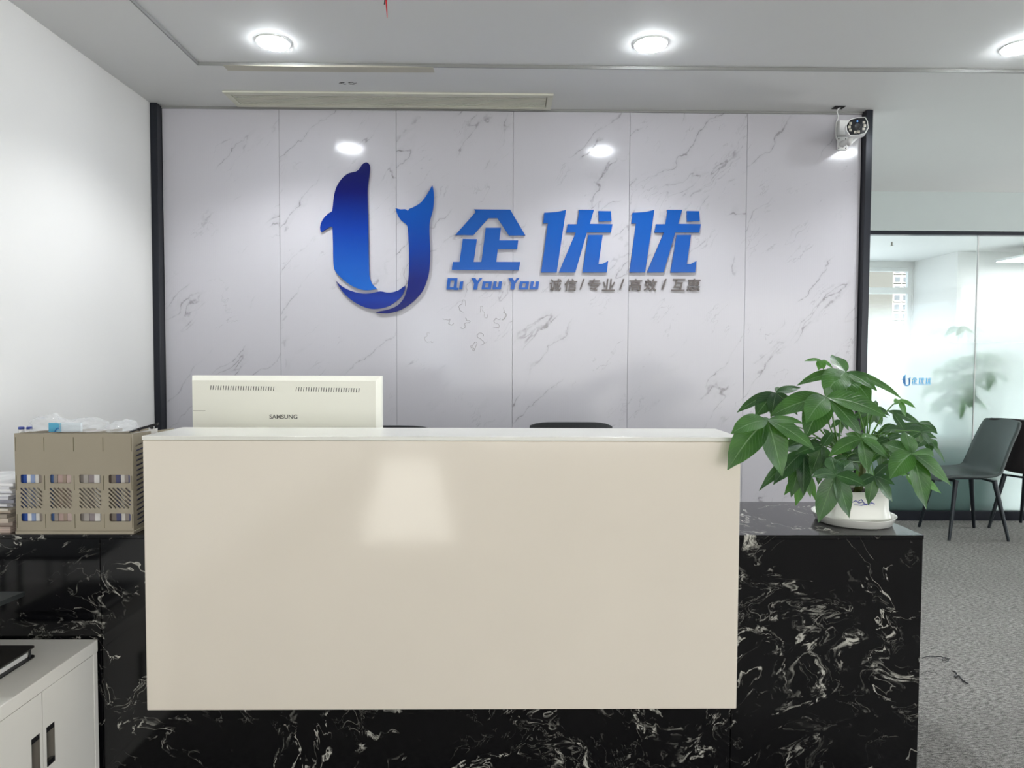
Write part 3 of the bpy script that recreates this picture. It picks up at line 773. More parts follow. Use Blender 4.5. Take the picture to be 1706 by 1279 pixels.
# inner work surface for the receptionists
bx('work_surface', pl, pr, BY + 0.001, BY + 0.35, TOP - 0.026, TOP - 0.001, M['creamtop'], desk, 0.002, 1)
bx('work_support', pl, pl + 0.02, BY + 0.001, BY + 0.34, 0, TOP - 0.027, M['creamtop'], desk)
bx('work_support', pr - 0.02, pr, BY + 0.001, BY + 0.34, 0, TOP - 0.027, M['creamtop'], desk)

# ------------------------------------------------------------------ monitor (seen from the back)
my = 2.31
mx0, mx1 = P(317.5, 680, my).x, P(634, 680, my).x
mz1 = P(470, 626, my).z; mz0 = TOP + 0.075
mt = thing('computer_monitor', 'white flat computer monitor seen from behind above the counter', 'monitor', ((mx0 + mx1) / 2, my + 0.05, TOP))
vs = []; ch = 0.016
for (a, y) in ((0, my + 0.045), (0, my + 0.016), (0.004, my + 0.012), (ch, my)):
    vs += [(mx0 + a * 0.4, y, mz0 + a), (mx1 - a, y, mz0 + a), (mx1 - a, y, mz1 - a), (mx0 + a * 0.4, y, mz1 - a)]
fs = [(0, 1, 2, 3)]
for i in range(3):
    for k in range(4): fs.append((i * 4 + k, i * 4 + 4 + k, i * 4 + 4 + (k + 1) % 4, i * 4 + (k + 1) % 4))
fs.append((12, 15, 14, 13))
me = MB().add(vs, fs).mesh('back_cover'); bm = bmesh.new(); bm.from_mesh(me); bmesh.ops.recalc_face_normals(bm, faces=bm.faces); bm.to_mesh(me); bm.free()
M['mon'] = plain('ivory_white_plastic', 'f1f0e4', 0.3, var=0.01)
obj('back_cover', me, M['mon'], mt)
bx('screen', mx0 + 0.012, mx1 - 0.012, my + 0.0452, my + 0.047, mz0 + 0.02, mz1 - 0.012, M['dark'], mt)
vr = MB()
va, vbp = P(349, 648, my), P(600, 648, my)
nslot = 60
for i in range(nslot):
    x = va.x + (vbp.x - va.x) * (i + 0.5) / nslot
    if 0.438 < (i + 0.5) / nslot < 0.56: continue
    z = P(349 + 251 * i / nslot, 645.5 + 5.0 * i / nslot * 0.9, my).z
    h = 0.0072; w_ = 0.0021
    vr.add([(x - w_ / 2 - 0.0008, my - 0.0004, z - h), (x + w_ / 2 - 0.0008, my - 0.0004, z - h), (x + w_ / 2 + 0.0012, my - 0.0004, z + h), (x - w_ / 2 + 0.0012, my - 0.0004, z + h),
            (x - w_ / 2 - 0.0008, my + 0.0003, z - h), (x + w_ / 2 - 0.0008, my + 0.0003, z - h), (x + w_ / 2 + 0.0012, my + 0.0003, z + h), (x - w_ / 2 + 0.0012, my + 0.0003, z + h)],
           [(0, 1, 2, 3), (4, 7, 6, 5), (0, 4, 5, 1), (1, 5, 6, 2), (2, 6, 7, 3), (3, 7, 4, 0)])
o = obj('vent_slots', vr.mesh('vent_slots'), M['gap'], mt); o['kind'] = 'stuff'
me = text_mesh('SAMSUNG', 0.02, 0.0003, offset=0.0004)
a, b = P(449, 697.5, my), P(495.5, 690.5, my); fit(me, a.x, b.x, a.z, b.z); me.transform(Matrix.Translation((0, my - 0.0004, 0)) @ UPRIGHT)
obj('brand_lettering', me, plain('grey_print', '6f6e68', 0.4), mt)
a = P(318, 684, my)
bx('cover_seam', mx0 + 0.008, mx0 + 0.05, my - 0.0003, my + 0.0002, a.z - 0.0006, a.z + 0.0006, M['slot'], mt)
mxc = (mx0 + mx1) / 2
bx('stand_neck', mxc - 0.05, mxc + 0.05, my + 0.018, my + 0.040, TOP + 0.012, mz0 + 0.02, M['mon'], mt, 0.004)
obj('stand_base', MB().lathe([(0.105, 0), (0.11, 0.004), (0.10, 0.010), (0.03, 0.0125)], 32, (mxc, 2.30, TOP + 0.0003)).mesh('stand_base'), M['mon'], mt, smooth=True)

# ------------------------------------------------------------------ office chairs behind the desk
def rounded_rect(w_, h, r, n=5):
    out = []
    for cx, cy, a0 in ((w_ / 2 - r, h / 2 - r, 0), (-w_ / 2 + r, h / 2 - r, 90), (-w_ / 2 + r, -h / 2 + r, 180), (w_ / 2 - r, -h / 2 + r, 270)):
        for k in range(n + 1):
            a = math.radians(a0 + 90 * k / n); out.append((cx + r * math.cos(a), cy + r * math.sin(a)))
    return out
def office_chair(xc, yc, ztop, wid, label):
    t = thing('office_chair', label, 'office chair', (xc, yc, 0), group='black office chairs behind the desk')
    # backrest, bowed: grid of a rounded rectangle
    nx, nz = 14, 10; h = 0.46
    def surf(y):
        vs = []
        for j in range(nz + 1):
            for i in range(nx + 1):
                u = i / nx * 2 - 1; v = j / nz * 2 - 1
                # squircle mapping for round corners
                e = 0.06
                x = u * wid / 2 * (1 - e * v ** 6); z = v * h / 2 * (1 - e * u ** 6) - 0.006 * u * u * (1 if v > 0 else 0)
                vs.append((xc + x, yc - 0.20 + y - 0.05 * (1 - u * u) + 0.04 * abs(v) ** 2, ztop - h / 2 + z))
        return vs
    a, b = surf(0), surf(0.03); n1 = nx + 1
    fs = []; off = len(a)
    for j in range(nz):
        for i in range(nx):
            q = (j * n1 + i, j * n1 + i + 1, (j + 1) * n1 + i + 1, (j + 1) * n1 + i)
            fs.append(q); fs.append(tuple(off + k for k in reversed(q)))
    rim = [i for i in range(n1)] + [j * n1 + nx for j in range(1, nz + 1)] + [nz * n1 + i for i in range(nx - 1, -1, -1)] + [j * n1 for j in range(nz - 1, 0, -1)]
    for k in range(len(rim)):
        p, q = rim[k], rim[(k + 1) % len(rim)]; fs.append((q, p, off + p, off + q))
    obj('backrest', MB().add(a + b, fs).mesh('backrest'), M['fabric'], t)
    obj('back_bracket', MB().tube([(xc, yc - 0.255, ztop - 0.25), (xc, yc - 0.27, ztop - 0.45), (xc, yc - 0.15, 0.44)], 0.02, 8).mesh('back_bracket'), M['dark'], t)
    me = plate('seat', [rounded_rect(0.46, 0.46, 0.1)], 0.07); me.transform(Matrix.Translation((xc, yc + 0.03, 0.44)))
    obj('seat', me, M['fabric'], t)
    obj('gas_column', MB().tube([(xc, yc, 0.10), (xc, yc, 0.28), (xc, yc, 0.281), (xc, yc, 0.44)], [0.028, 0.028, 0.016, 0.016], 12).mesh('gas_column'), M['dark'], t)
    for k in range(5):
        a = 2 * PI * k / 5 + 0.3; dx, dy = math.cos(a), math.sin(a)
        obj('base_arm', MB().tube([(xc, yc, 0.115), (xc + dx * 0.27, yc + dy * 0.27, 0.075)], [0.024, 0.015], 8).mesh('base_arm'), M['dark'], t)
        me = MB().tube([(-0.014, 0, 0), (0.014, 0, 0)], 0.026, 14).mesh('castor'); me.transform(Matrix.Translation((xc + dx * 0.27, yc + dy * 0.27, 0.0275)) @ Matrix.Rotation(a, 4, 'Z'))
        obj('castor', me, M['dark'], t)
    return t
cy = 3.10
yb = cy - 0.23
q0, q1 = P(880, 712, yb), P(1028.5, 712, yb)
office_chair((q0.x + q1.x) / 2, cy, P(955, 704.5, yb).z, q1.x - q0.x, 'black office chair whose backrest top shows above the middle of the counter')
q2 = P(719, 712, yb)
office_chair(q2.x - (q1.x - q0.x) / 2, cy, P(660, 710.3, yb).z, q1.x - q0.x, 'black office chair barely showing above the counter right of the monitor')

# ------------------------------------------------------------------ file holder, documents, bags, papers
FY = DY + 0.004
def Z3(x, y): return (x / 4.92, 660 + y / 4.92)
fx0, fx1 = P(25.5, 800, FY).x, P(221.5, 800, FY).x
fz0, fz1 = TOP + 0.0004, P(120, 722, FY).z
FD = 0.25
fh = thing('file_holder', 'beige four-compartment plastic file holder on the black counter by the left wall', 'file holder', ((fx0 + fx1) / 2, FY + FD / 2, TOP))
cw = (fx1 - fx0) / 4; H = fz1 - fz0
def zz(yz): return P(100, 660 + yz / 4.92, FY).z
bz = fz0 + 0.010
holes = []
for k in range(4):
    a = fx0 + cw * k
    xa_, xb_ = a + cw * 0.17, a + cw * 0.90
    for y0, y1 in ((642, 712), (960, 1025)):
        z1_, z0_ = zz(y0), zz(y1); r = 0.003
        holes.append([(xa_ + r, z0_), (xb_ - r, z0_), (xb_, z0_ + r), (xb_, z1_ - r), (xb_ - r, z1_), (xa_ + r, z1_), (xa_, z1_ - r), (xa_, z0_ + r)])
    # diagonal slits
    ztop_, zbot_ = zz(750), zz(915); wd = xb_ - xa_; hh = ztop_ - zbot_; sw = 0.0024
    pitch = 0.0124
    nd = int((wd + hh) / pitch)
    for i in range(nd):
        c = -hh + pitch * (i + 0.6)             # line x - xa = c + (ztop - z)
        s0 = max(0, -c); s1 = min(hh, wd - c)
        if s1 - s0 < 0.004: continue
        p = (xa_ + c + s0, ztop_ - s0); q = (xa_ + c + s1, ztop_ - s1)
        holes.append([(p[0] - sw * 0.7, p[1] - sw * 0.7), (q[0] - sw * 0.7, q[1] - sw * 0.7), (q[0] + sw * 0.7, q[1] + sw * 0.7), (p[0] + sw * 0.7, p[1] + sw * 0.7)])
me = plate('front_panel', [[(fx0, bz), (fx1, bz), (fx1, fz1), (fx0, fz1)]] + holes, 0.003)
me.transform(Matrix.Translation((0, FY + 0.003, 0)) @ UPRIGHT)
obj('front_panel', me, M['beige'], fh)
for k in range(5):                                   # divider tongues showing in the front slots
    x = fx0 + cw * k + (0.003 if k == 0 else -0.003 if k == 4 else 0)
    for y0, y1 in ((335, 450), (650, 768), (965, 1080)):
        bx('slot_tongue', x - 0.0008, x + 0.0008, FY - 0.0006, FY + 0.0002, zz(y1), zz(y0), M['slot'], fh)
bx('base', fx0 - 0.001, fx1 + 0.002, FY - 0.004, FY + FD, fz0, bz - 0.0004, M['beige'], fh, 0.001, 1)
def side_panel(x, slots=True):
    hl = []
    if slots:
        for i in range(18):
            z = fz0 + 0.02 + i * 0.0145
            hl.append([(0.02, z), (0.20, z + 0.012 * 1.5), (0.20, z + 0.012 * 1.5 + 0.005), (0.02, z + 0.005)] if z + 0.03 < fz1 else None)
        hl = [h for h in hl if h]
    me = plate('side_panel', [[(0.0035, bz), (FD, bz), (FD, fz1 - 0.01), (0.0035, fz1)]] + hl, 0.003)
    me.transform(Matrix.Translation((x, FY, 0)) @ Matrix.Rotation(PI / 2, 4, 'Z') @ UPRIGHT)
    return me
obj('side_panel', side_panel(fx1 - 0.003), M['beige'], fh)
obj('side_panel', side_panel(fx0), M['beige'], fh)
for k in (1, 2, 3): obj('divider', side_panel(fx0 + cw * k - 0.0015, False), M['beige'], fh)

docs = [[('blue', '2a4a96'), ('blue', '3558a8'), ('white', 'e4e3e0'), ('blue-edged white', '8fa0c4'), ('white', 'dcdad6'), ('grey', '8a8078'), ('brown-grey', '6f655d')],
        [('blue', '5573a8'), ('grey', '9a918a'), ('pinkish', 'b79f98'), ('tan', 'a08f80'), ('pale pink', 'c4b0aa'), ('grey', '8f877f')],
        [('grey', '857e78'), ('light grey', 'aaa49e'), ('mauve-grey', '948a8c'), ('white', 'd8d5d2'), ('grey', '8b837e')],
        [('brown', '6d6058'), ('brown-grey', '857b70'), ('navy', '4a4c70'), ('white', 'd6d2cc'), ('grey', '938a84'), ('navy-backed', '54567c')]]
ords = ('first', 'second', 'third', 'fourth', 'fifth', 'sixth', 'seventh')
rd = random.Random(5)
for k, lst in enumerate(docs):
    x = fx0 + cw * k + 0.0045; avail = cw - 0.008; wt = [rd.uniform(0.8, 1.3) for _ in lst]; tot = sum(wt)
    for i, (cn, cc) in enumerate(lst):
        th = avail * wt[i] / tot; hgt = rd.uniform(0.235, 0.272) if i != 3 else 0.25
        y0 = FY + 0.008 + rd.uniform(0, 0.004)
        mn = 'booklet_' + cc
        mm = bpy.data.materials.get(mn) or plain(mn, cc, 0.6, var=0.08, vscale=30)
        t = thing('booklet', '%s booklet, %s from the left in the %s compartment of the file holder' % (cn, ords[i], ords[k]), 'booklet', (x + th / 2, y0 + 0.1, bz), group='booklets in the beige file holder')
        bx('cover', x + 0.0002, x + 0.0012, y0, y0 + 0.205, bz + 0.0002, bz + hgt, mm, t)
        bx('cover', x + th - 0.0012, x + th - 0.0002, y0, y0 + 0.205, bz + 0.0002, bz + hgt, mm, t)
        bx('spine', x + 0.0013, x + th - 0.0013, y0, y0 + 0.0012, bz + 0.0002, bz + hgt, mm, t)
        bx('pages', x + 0.0013, x + th - 0.0013, y0 + 0.0013, y0 + 0.20, bz + 0.002, bz + hgt - 0.002, M['paper'], t)
        x += th

# things lying on top of the file holder
def crumple(name, c, sx, sy, sz, seed, mat, amp=0.35):
    nu, nv = 30, 18; vs = []; fs = []
    for j in range(nv + 1):
        v = j / nv * PI - PI / 2
        for i in range(nu):
            u = i / nu * 2 * PI
            d = Vector((math.cos(v) * math.cos(u), math.cos(v) * math.sin(u), math.sin(v)))
            k = 1 + amp * (mnoise.noise(d * 2.1 + Vector((seed, 0, 0))) + 0.6 * abs(mnoise.noise(d * 5 + Vector((0, seed, 0)))) + 0.35 * mnoise.noise(d * 11 + Vector((0, 0, seed))))
            vs.append((c[0] + d.x * sx * k, c[1] + d.y * sy * k, max(c[2] + d.z * sz * k, fz1 + 0.0006)))
    for j in range(nv):
        for i in range(nu): fs.append((j * nu + i, j * nu + (i + 1) % nu, (j + 1) * nu + (i + 1) % nu, (j + 1) * nu + i))
    return MB().add(vs, fs).mesh(name)
ty = FY + 0.09
zr = fz1
def top_bag(pxc, pyc, wpx, hpx, seed, label, y=ty):
    c = P(pxc, pyc, y); sx = wpx / 2 * y / FPX; sz = hpx / 2 * y / FPX
    o = obj('plastic_bag', crumple('plastic_bag', c, sx, 0.06, sz, seed, None), M['film'], None, pivot=(c.x, c.y, fz1)); tag(o, label, 'plastic bag', 'crumpled clear bags on the file holder')
top_bag(82, 712, 54, 38, 1.3, 'crumpled clear plastic bag over the left part of the file holder', ty + 0.03)
top_bag(144, 714, 74, 32, 4.1, 'wide crumpled clear plastic bag in the middle of the file holder top')
top_bag(206, 714, 38, 26, 8.2, 'crumpled clear plastic bag next to the black clip on the file holder')
# blue and white packet standing in the second compartment
a, b = P(82, 735, ty - 0.02), P(102, 704, ty - 0.02)
pk = thing('printed_packet', 'light blue and white printed packet sticking out of the file holder', 'packet', ((a.x + b.x) / 2, ty - 0.02, bz + 0.28))
bx('packet_body', a.x, P(135, 704, ty - 0.02).x, ty - 0.02, ty - 0.012, bz + 0.278, b.z, plain('pale_packet', 'dde8ee', 0.35), pk, 0.002)
bx('blue_print', a.x - 0.0003, b.x, ty - 0.0212, ty - 0.0203, bz + 0.279, b.z - 0.0005, plain('sky_blue_print', '5fb4d6', 0.4), pk)
mb = MB(); pts = []
for i in range(9):
    s = i / 8; q = P(90 + 9 * s, 722 - 9 * math.sin(s * 2.2), ty - 0.0213); pts.append(q)
obj('swoosh_print', MB().tube(pts, 0.0014, 6).mesh('swoosh_print'), plain('royal_blue_print', '2f63b5', 0.4), pk)
for i, (px, cc) in enumerate(((35.5, '4556a0'), (49, '2c3f90'))):
    q = P(px, 713, ty - 0.01)
    t = thing('marker_pen', 'blue capped marker pen, %s of two at the left end of the file holder' % ('left' if i == 0 else 'right'), 'pen', (q.x, q.y, bz + 0.2), group='marker pens in the file holder')
    obj('barrel', MB().tube([(q.x, q.y, bz + 0.275), (q.x, q.y, q.z - 0.003)], 0.0075, 12).mesh('barrel'), M['pvc'], t, smooth=True)
    obj('cap', MB().tube([(q.x, q.y, q.z - 0.003), (q.x, q.y, q.z + 0.003), (q.x, q.y, q.z + 0.0045)], [0.0082, 0.0082, 0.006], 12).mesh('cap'), plain('marker_blue_%d' % i, cc, 0.3), t, smooth=True)
# clipboard with black clip at the right end
cq = P(238, 710, FY + 0.13)
cl = thing('clipboard', 'white clipboard with a black clip leaning out of the file holder beside the counter', 'clipboard', (cq.x, cq.y, bz))
a, b = P(214, 719, FY + 0.10), P(262, 706.5, FY + 0.10)
yy = FY + 0.10
mb = MB(); mb.add([(a.x, yy, a.z - 0.0035), (b.x, yy, b.z - 0.0035), (b.x, yy, b.z + 0.0045), (a.x + 0.004, yy, a.z + 0.0045)] + [(a.x, yy + 0.012, a.z - 0.0035), (b.x, yy + 0.012, b.z - 0.0035), (b.x, yy + 0.012, b.z + 0.0045), (a.x + 0.004, yy + 0.012, a.z + 0.0045)],
               [(0, 1, 2, 3), (4, 7, 6, 5), (0, 4, 5, 1), (1, 5, 6, 2), (2, 6, 7, 3), (3, 7, 4, 0)])
obj('clip_bar', mb.mesh('clip_bar', 0.0012, 1), M['dark'], cl)
for px, py in ((232, 715), (253, 712)):
    q = P(px, py, yy); mb = MB(); mb.lathe([(0.005, 0), (0.004, 0.004), (0.0001, 0.005)], 12); me = mb.mesh('clip_rivet'); me.transform(Matrix.Translation((q.x, yy + 0.0005, q.z)) @ UPRIGHT); obj('clip_rivet', me, M['dark'], cl)
c0, c1 = P(217, 722, yy + 0.006), P(262, 713, yy + 0.006)
mb = MB(); mb.add([(c0.x, yy + 0.004, c0.z - 0.02), (c1.x, yy + 0.004, c1.z - 0.02), (c1.x, yy + 0.004, c1.z), (c0.x, yy + 0.004, c0.z)] + [(c0.x, yy + 0.008, c0.z - 0.02), (c1.x, yy + 0.008, c1.z - 0.02), (c1.x, yy + 0.008, c1.z), (c0.x, yy + 0.008, c0.z)],
               [(0, 1, 2, 3), (4, 7, 6, 5), (0, 4, 5, 1), (1, 5, 6, 2), (2, 6, 7, 3), (3, 7, 4, 0)])
obj('board', mb.mesh('board'), M['paper'], cl)
for q in cl.children: pass

# stack of papers left of the file holder
rp = random.Random(21); z = TOP + 0.0003
cols = ['b9a79c', 'a89a90', 'c0b4a6', '9d9488', 'bfb3a2', 'cfc9bd', 'b3b2b8', 'd9d9dc', '9a9aa4', 'dadade', 'c6c6cd', 'e4e4e6', 'e0e0e4', 'ececec', 'dcdce0', 'ebebec']
xr = P(23, 860, DY + 0.03).x
for i, c in enumerate(cols):
    th = (0.018, 0.013, 0.012, 0.012, 0.010, 0.008)[i] if i < 6 else rp.uniform(0.005, 0.011)
    y0 = DY + 0.012 + rp.uniform(0, 0.02); w_ = 0.30 + rp.uniform(-0.01, 0.0); x1 = xr + rp.uniform(-0.010, 0.003)
    nx = 8; vs = []; fs = []
    ph = rp.uniform(0, 6); am = rp.uniform(0.0, 0.0012)
    for kk, zz_ in ((0, z), (1, z + th - 0.0004)):
        for j, yy_ in enumerate((y0, y0 + 0.21)):
            for k in range(nx + 1):
                u = k / nx
                vs.append((x1 - w_ + w_ * u, yy_ + (0.002 * math.sin(u * 5 + ph) if j == 0 else 0), zz_ + (am * math.sin(u * 9 + ph) if kk else 0)))
    n1 = nx + 1
    for k in range(nx):
        fs += [(k, k + 1, 2 * n1 + k + 1, 2 * n1 + k), (n1 + k + 1, n1 + k, 3 * n1 + k, 3 * n1 + k + 1), (2 * n1 + k, 2 * n1 + k + 1, 3 * n1 + k + 1, 3 * n1 + k), (k + 1, k, n1 + k, n1 + k + 1)]
    fs += [(n1 - 1, 2 * n1 - 1, 4 * n1 - 1, 3 * n1 - 1), (n1, 0, 2 * n1, 3 * n1)]
    mn = 'paper_' + c; mm = bpy.data.materials.get(mn)
    if not mm:
        mm = plain(mn, c, 0.75, var=0.22, vscale=6)
        # sheet edges: stretched noise in Z
        nt = mm.node_tree; tx = [n for n in nt.nodes if n.type == 'TEX_NOISE'][0]; tcn = [n for n in nt.nodes if n.type == 'TEX_COORD'][0]
        mp = nt.nodes.new('ShaderNodeMapping'); mp.inputs['Scale'].default_value = (1, 1, 90); nt.links.new(tcn.outputs['Object'], mp.inputs['Vector']); nt.links.new(mp.outputs[0], tx.inputs['Vector'])
    o = obj('paper_bundle', MB().add(vs, fs).mesh('paper_bundle'), mm, None, pivot=(x1 - w_ / 2, y0 + 0.1, z))
    kind_ = 'beige' if i < 6 else 'white and grey'
    tag(o, ('lowest' if i == 0 else '%s from the bottom' % (('second', 'third', 'fourth', 'fifth', 'sixth', 'seventh', 'eighth', 'ninth', 'tenth', 'eleventh', 'twelfth', 'thirteenth', 'fourteenth', 'fifteenth')[i - 1]) if i < 15 else 'topmost') + ' %s paper bundle stacked left of file holder' % kind_, 'papers', 'stacked papers beside the file holder')
    z += th

# ------------------------------------------------------------------ white metal cabinet, lower left
kz = P(100, 1064.5, DY - 0.012).z
kx1 = P(163, 1064.5, DY - 0.012).x
ky1 = DY - 0.012; ky0 = ky1 - 0.50; kx0 = kx1 - 0.60
cab = thing('metal_cabinet', 'low white metal cabinet with two doors in the lower left corner', 'cabinet', ((kx0 + kx1) / 2, (ky0 + ky1) / 2, 0))
bx('top', kx0, kx1, ky0, ky1, kz - 0.036, kz, M['cab'], cab, 0.002, 2)
bx('body', kx0 + 0.002, kx1 - 0.02, ky0 + 0.002, ky1 - 0.002, 0.0, kz - 0.0365, M['cab'], cab)
bx('corner_stile', kx1 - 0.0195, kx1 - 0.001, ky1 - 0.020, ky1 - 0.002, 0.0, kz - 0.0365, M['cab'], cab, 0.001, 1)
bx('corner_stile', kx1 - 0.0195, kx1 - 0.001, ky0 + 0.002, ky0 + 0.020, 0.0, kz - 0.0365, M['cab'], cab, 0.001, 1)
bx('plinth', kx1 - 0.0195, kx1 - 0.002, ky0 + 0.0205, ky1 - 0.0205, 0.0, 0.035, M['cab'], cab)
seam_y = PX(71, 1150, kx1).y
doors = ((seam_y + 0.0012, ky1 - 0.0215, 'right'), (ky0 + 0.0215, seam_y - 0.0012, 'left'))
for d0, d1, nm in doors:
    # recessed pull: door plate with an opening, a curved steel cup inside
    if nm == 'right':
        ya, yb_ = PX(79, 1240, kx1).y, PX(92.8, 1240, kx1).y; za, zb_ = PX(86, 1273, kx1).z, PX(86, 1206, kx1).z
    else:
        ya, yb_ = PX(54, 1260, kx1).y, PX(68.2, 1260, kx1).y; zb_ = PX(61, 1226, kx1).z; za = zb_ - (PX(86, 1206, kx1).z - PX(86, 1273, kx1).z)
    z0_, z1_ = 0.037, kz - 0.0375
    me = plate('door', [[(d0, z0_), (d1, z0_), (d1, z1_), (d0, z1_)], [(ya, za), (yb_, za), (yb_, zb_), (ya, zb_)]], 0.016)
    me.transform(Matrix.Translation((kx1 - 0.018, 0, 0)) @ Matrix.Rotation(PI / 2, 4, 'Z') @ UPRIGHT)
    d = obj('door', me, M['cab'], cab)
    mb = MB(); vs = []; fs = []; N = 8
    for k in range(N + 1):
        a = PI * k / N
        for zq in (za, zb_): vs.append((kx1 - 0.002 - 0.012 * math.sin(a), ya + (yb_ - ya) * (1 - math.cos(a)) / 2, zq))
    for k in range(N): fs.append((k * 2, k * 2 + 1, k * 2 + 3, k * 2 + 2))
    mb.add(vs, fs)
    obj('handle_cup', mb.mesh('handle_cup'), M['chrome'], d, smooth=True)
    for zq in ((za, za + 0.014), (zb_ - 0.014, zb_)):
        bx('handle_cap', kx1 - 0.0128, kx1 - 0.0022, ya + 0.0002, yb_ - 0.0002, zq[0], zq[1], M['dark'], d)
# key lock under the right handle
q = PX(81, 1279, kx1)

# black ring folder on the cabinet
fA = thing('black_folder', 'black covered document folder with white pages lying on the white cabinet', 'folder', (kx0 + 0.2, ky1 - 0.2, kz))
far = PZ(52, 1074, kz + 0.045); fxr = PZ(53, 1095, kz + 0.0).x
def slab(name, x0, x1, y0, y1, z0, z1, mat, par, r=0.012):
    me = plate(name, [[(x + (x0 + x1) / 2, y + (y0 + y1) / 2) for x, y in rounded_rect(x1 - x0, y1 - y0, r, 4)]], z1 - z0); me.transform(Matrix.Translation((0, 0, z0))); return obj(name, me, mat, par)
qz = kz + 0.030
fe = PZ(53, 1077, qz)
yF = PZ(30, 1074.5, qz).y
xR = PX(53, 1080, 0).x if False else PZ(53.5, 1079, qz).x
slab('cover', xR - 0.24, xR, yF - 0.30, yF, qz - 0.003, qz, plain('black_cover', '2a2725', 0.4, var=0.1, vscale=40), fA)
slab('cover', xR - 0.24, xR, yF - 0.30, yF, kz + 0.0004, kz + 0.0034, M['dark'], fA)
slab('pages', xR - 0.23, xR - 0.014, yF - 0.29, yF - 0.012, kz + 0.0038, kz + 0.016, M['paper'], fA, 0.003)
bx('spine', xR - 0.238, xR - 0.234, yF - 0.28, yF - 0.02, kz + 0.0036, qz - 0.0032, M['dark'], fA)
obj('binding_post', MB().tube([(xR - 0.009, yF - 0.014, kz + 0.0036), (xR - 0.009, yF - 0.014, qz - 0.0032)], 0.003, 10).mesh('binding_post'), M['dark'], fA)

# grey tray plate that juts in at the left edge
ty1 = 1.80
q = PX(41, 988, 0) if False else P(41, 989, ty1)
tz = q.z
tr = thing('paper_tray', 'dark grey metal tray corner jutting in at the left edge above the white cabinet', 'tray', (q.x - 0.12, ty1 - 0.14, kz))
mb = MB(); x1_ = q.x
P0 = [(x1_, ty1), (x1_ - 0.34, ty1 + 0.0), (x1_ - 0.34, ty1 - 0.30), (x1_ - 0.045, ty1 - 0.30)]
me = plate('tray_plate', [P0], 0.012); me.transform(Matrix.Translation((0, 0, tz - 0.006)))
obj('tray_plate', me, plain('grey_tray_metal', '5d6264', 0.35, metal=0.5), tr)
for xq, yq in ((x1_ - 0.275, ty1 - 0.05), (x1_ - 0.275, ty1 - 0.27), (x1_ - 0.33, ty1 - 0.05), (x1_ - 0.33, ty1 - 0.27)):
    obj('leg', MB().tube([(xq, yq, kz + 0.0006), (xq, yq, tz - 0.0065)], 0.006, 8).mesh('leg'), M['dark'], tr)

# ------------------------------------------------------------------ plants
def leaf_mesh(base, tip, width, arch, nrm, fold=0.12, seed=0):
    base, tip = Vector(base), Vector(tip); L = (tip - base).length
    ctrl = (base + tip) / 2 + Vector((0, 0, 1)) * arch * L
    NV, NU = 10, 4; vs, fs, uvs = [], [], []
    nrm = Vector(nrm).normalized()
    for j in range(NV + 1):
        t = j / NV
        p = base * (1 - t) ** 2 + ctrl * 2 * t * (1 - t) + tip * t * t
        tan = ((ctrl - base) * (1 - t) + (tip - ctrl) * t).normalized()
        side = tan.cross(nrm)
        if side.length < 0.15: side = tan.cross(Vector((0.5, -0.6, 0.6)))
        side.normalize(); n = side.cross(tan).normalized()
        wv = width / 2 * (math.sin(PI * min(1, t ** 0.86 * 0.985 + 0.012)) ** 0.85) * (1.0 if t < 0.8 else 1 - 0.35 * ((t - 0.8) / 0.2))
        wv = max(wv, 0.0008)
        for i in range(NU + 1):
            u = i / NU * 2 - 1
            rip = 0.03 * width * math.sin(t * 11 + seed + u)
            vs.append(p + side * (u * wv) + n * (fold * wv * abs(u) * 1.2 + rip * abs(u)))
            uvs.append((i / NU, t))
    n1 = NU + 1
    for j in range(NV):
        for i in range(NU): fs.append((j * n1 + i, j * n1 + i + 1, (j + 1) * n1 + i + 1, (j + 1) * n1 + i))
    me = bpy.data.meshes.new('leaf'); me.from_pydata([tuple(v) for v in vs], [], fs)
    ul = me.uv_layers.new(name='UVMap')
    for l in me.loops: ul.data[l.index].uv = uvs[l.vertex_index]
    for p in me.polygons: p.use_smooth = True
    me.update(); return me
def Z4(x, y): return (1180 + x / 3.7614, 560 + y / 3.7614)

PCY = 2.125
pc = P(1421, 870, PCY)
pot_c = Vector((pc.x, PCY, TOP))
sa = obj('pot_saucer', MB().lathe([(0.095, 0.0004), (0.110, 0.003), (0.120, 0.026), (0.123, 0.029), (0.117, 0.027), (0.105, 0.007), (0.0001, 0.006)], 48, pot_c).mesh('pot_saucer'), M['porcelain'], None, smooth=True, pivot=pot_c)
tag(sa, 'round white plastic saucer under the plant pot on the black stone', 'saucer')
plant = thing('potted_money_tree', 'bushy green money tree in a white pot at the right end of the desk', 'potted plant', pot_c + Vector((0, 0, 0.008)))
ph = P(1440, 819, PCY - 0.075).z - TOP
pp = [(0.080, 0.0085), (0.093, 0.009), (0.095, 0.014), (0.092, 0.030), (0.087, 0.055), (0.086, 0.080), (0.087, ph - 0.014), (0.091, ph - 0.008), (0.0915, ph), (0.084, ph), (0.082, ph - 0.02), (0.075, 0.03)]
obj('pot', MB().lathe(pp, 56, pot_c, sq=1.6).mesh('pot'), M['porcelain'], plant, smooth=True)
obj('soil', MB().lathe([(0.0795, ph - 0.022), (0.078, ph - 0.016), (0.04, ph - 0.011), (0.0001, ph - 0.010)], 32, pot_c, sq=1.6).mesh('soil'), M['soil'], plant, smooth=True)
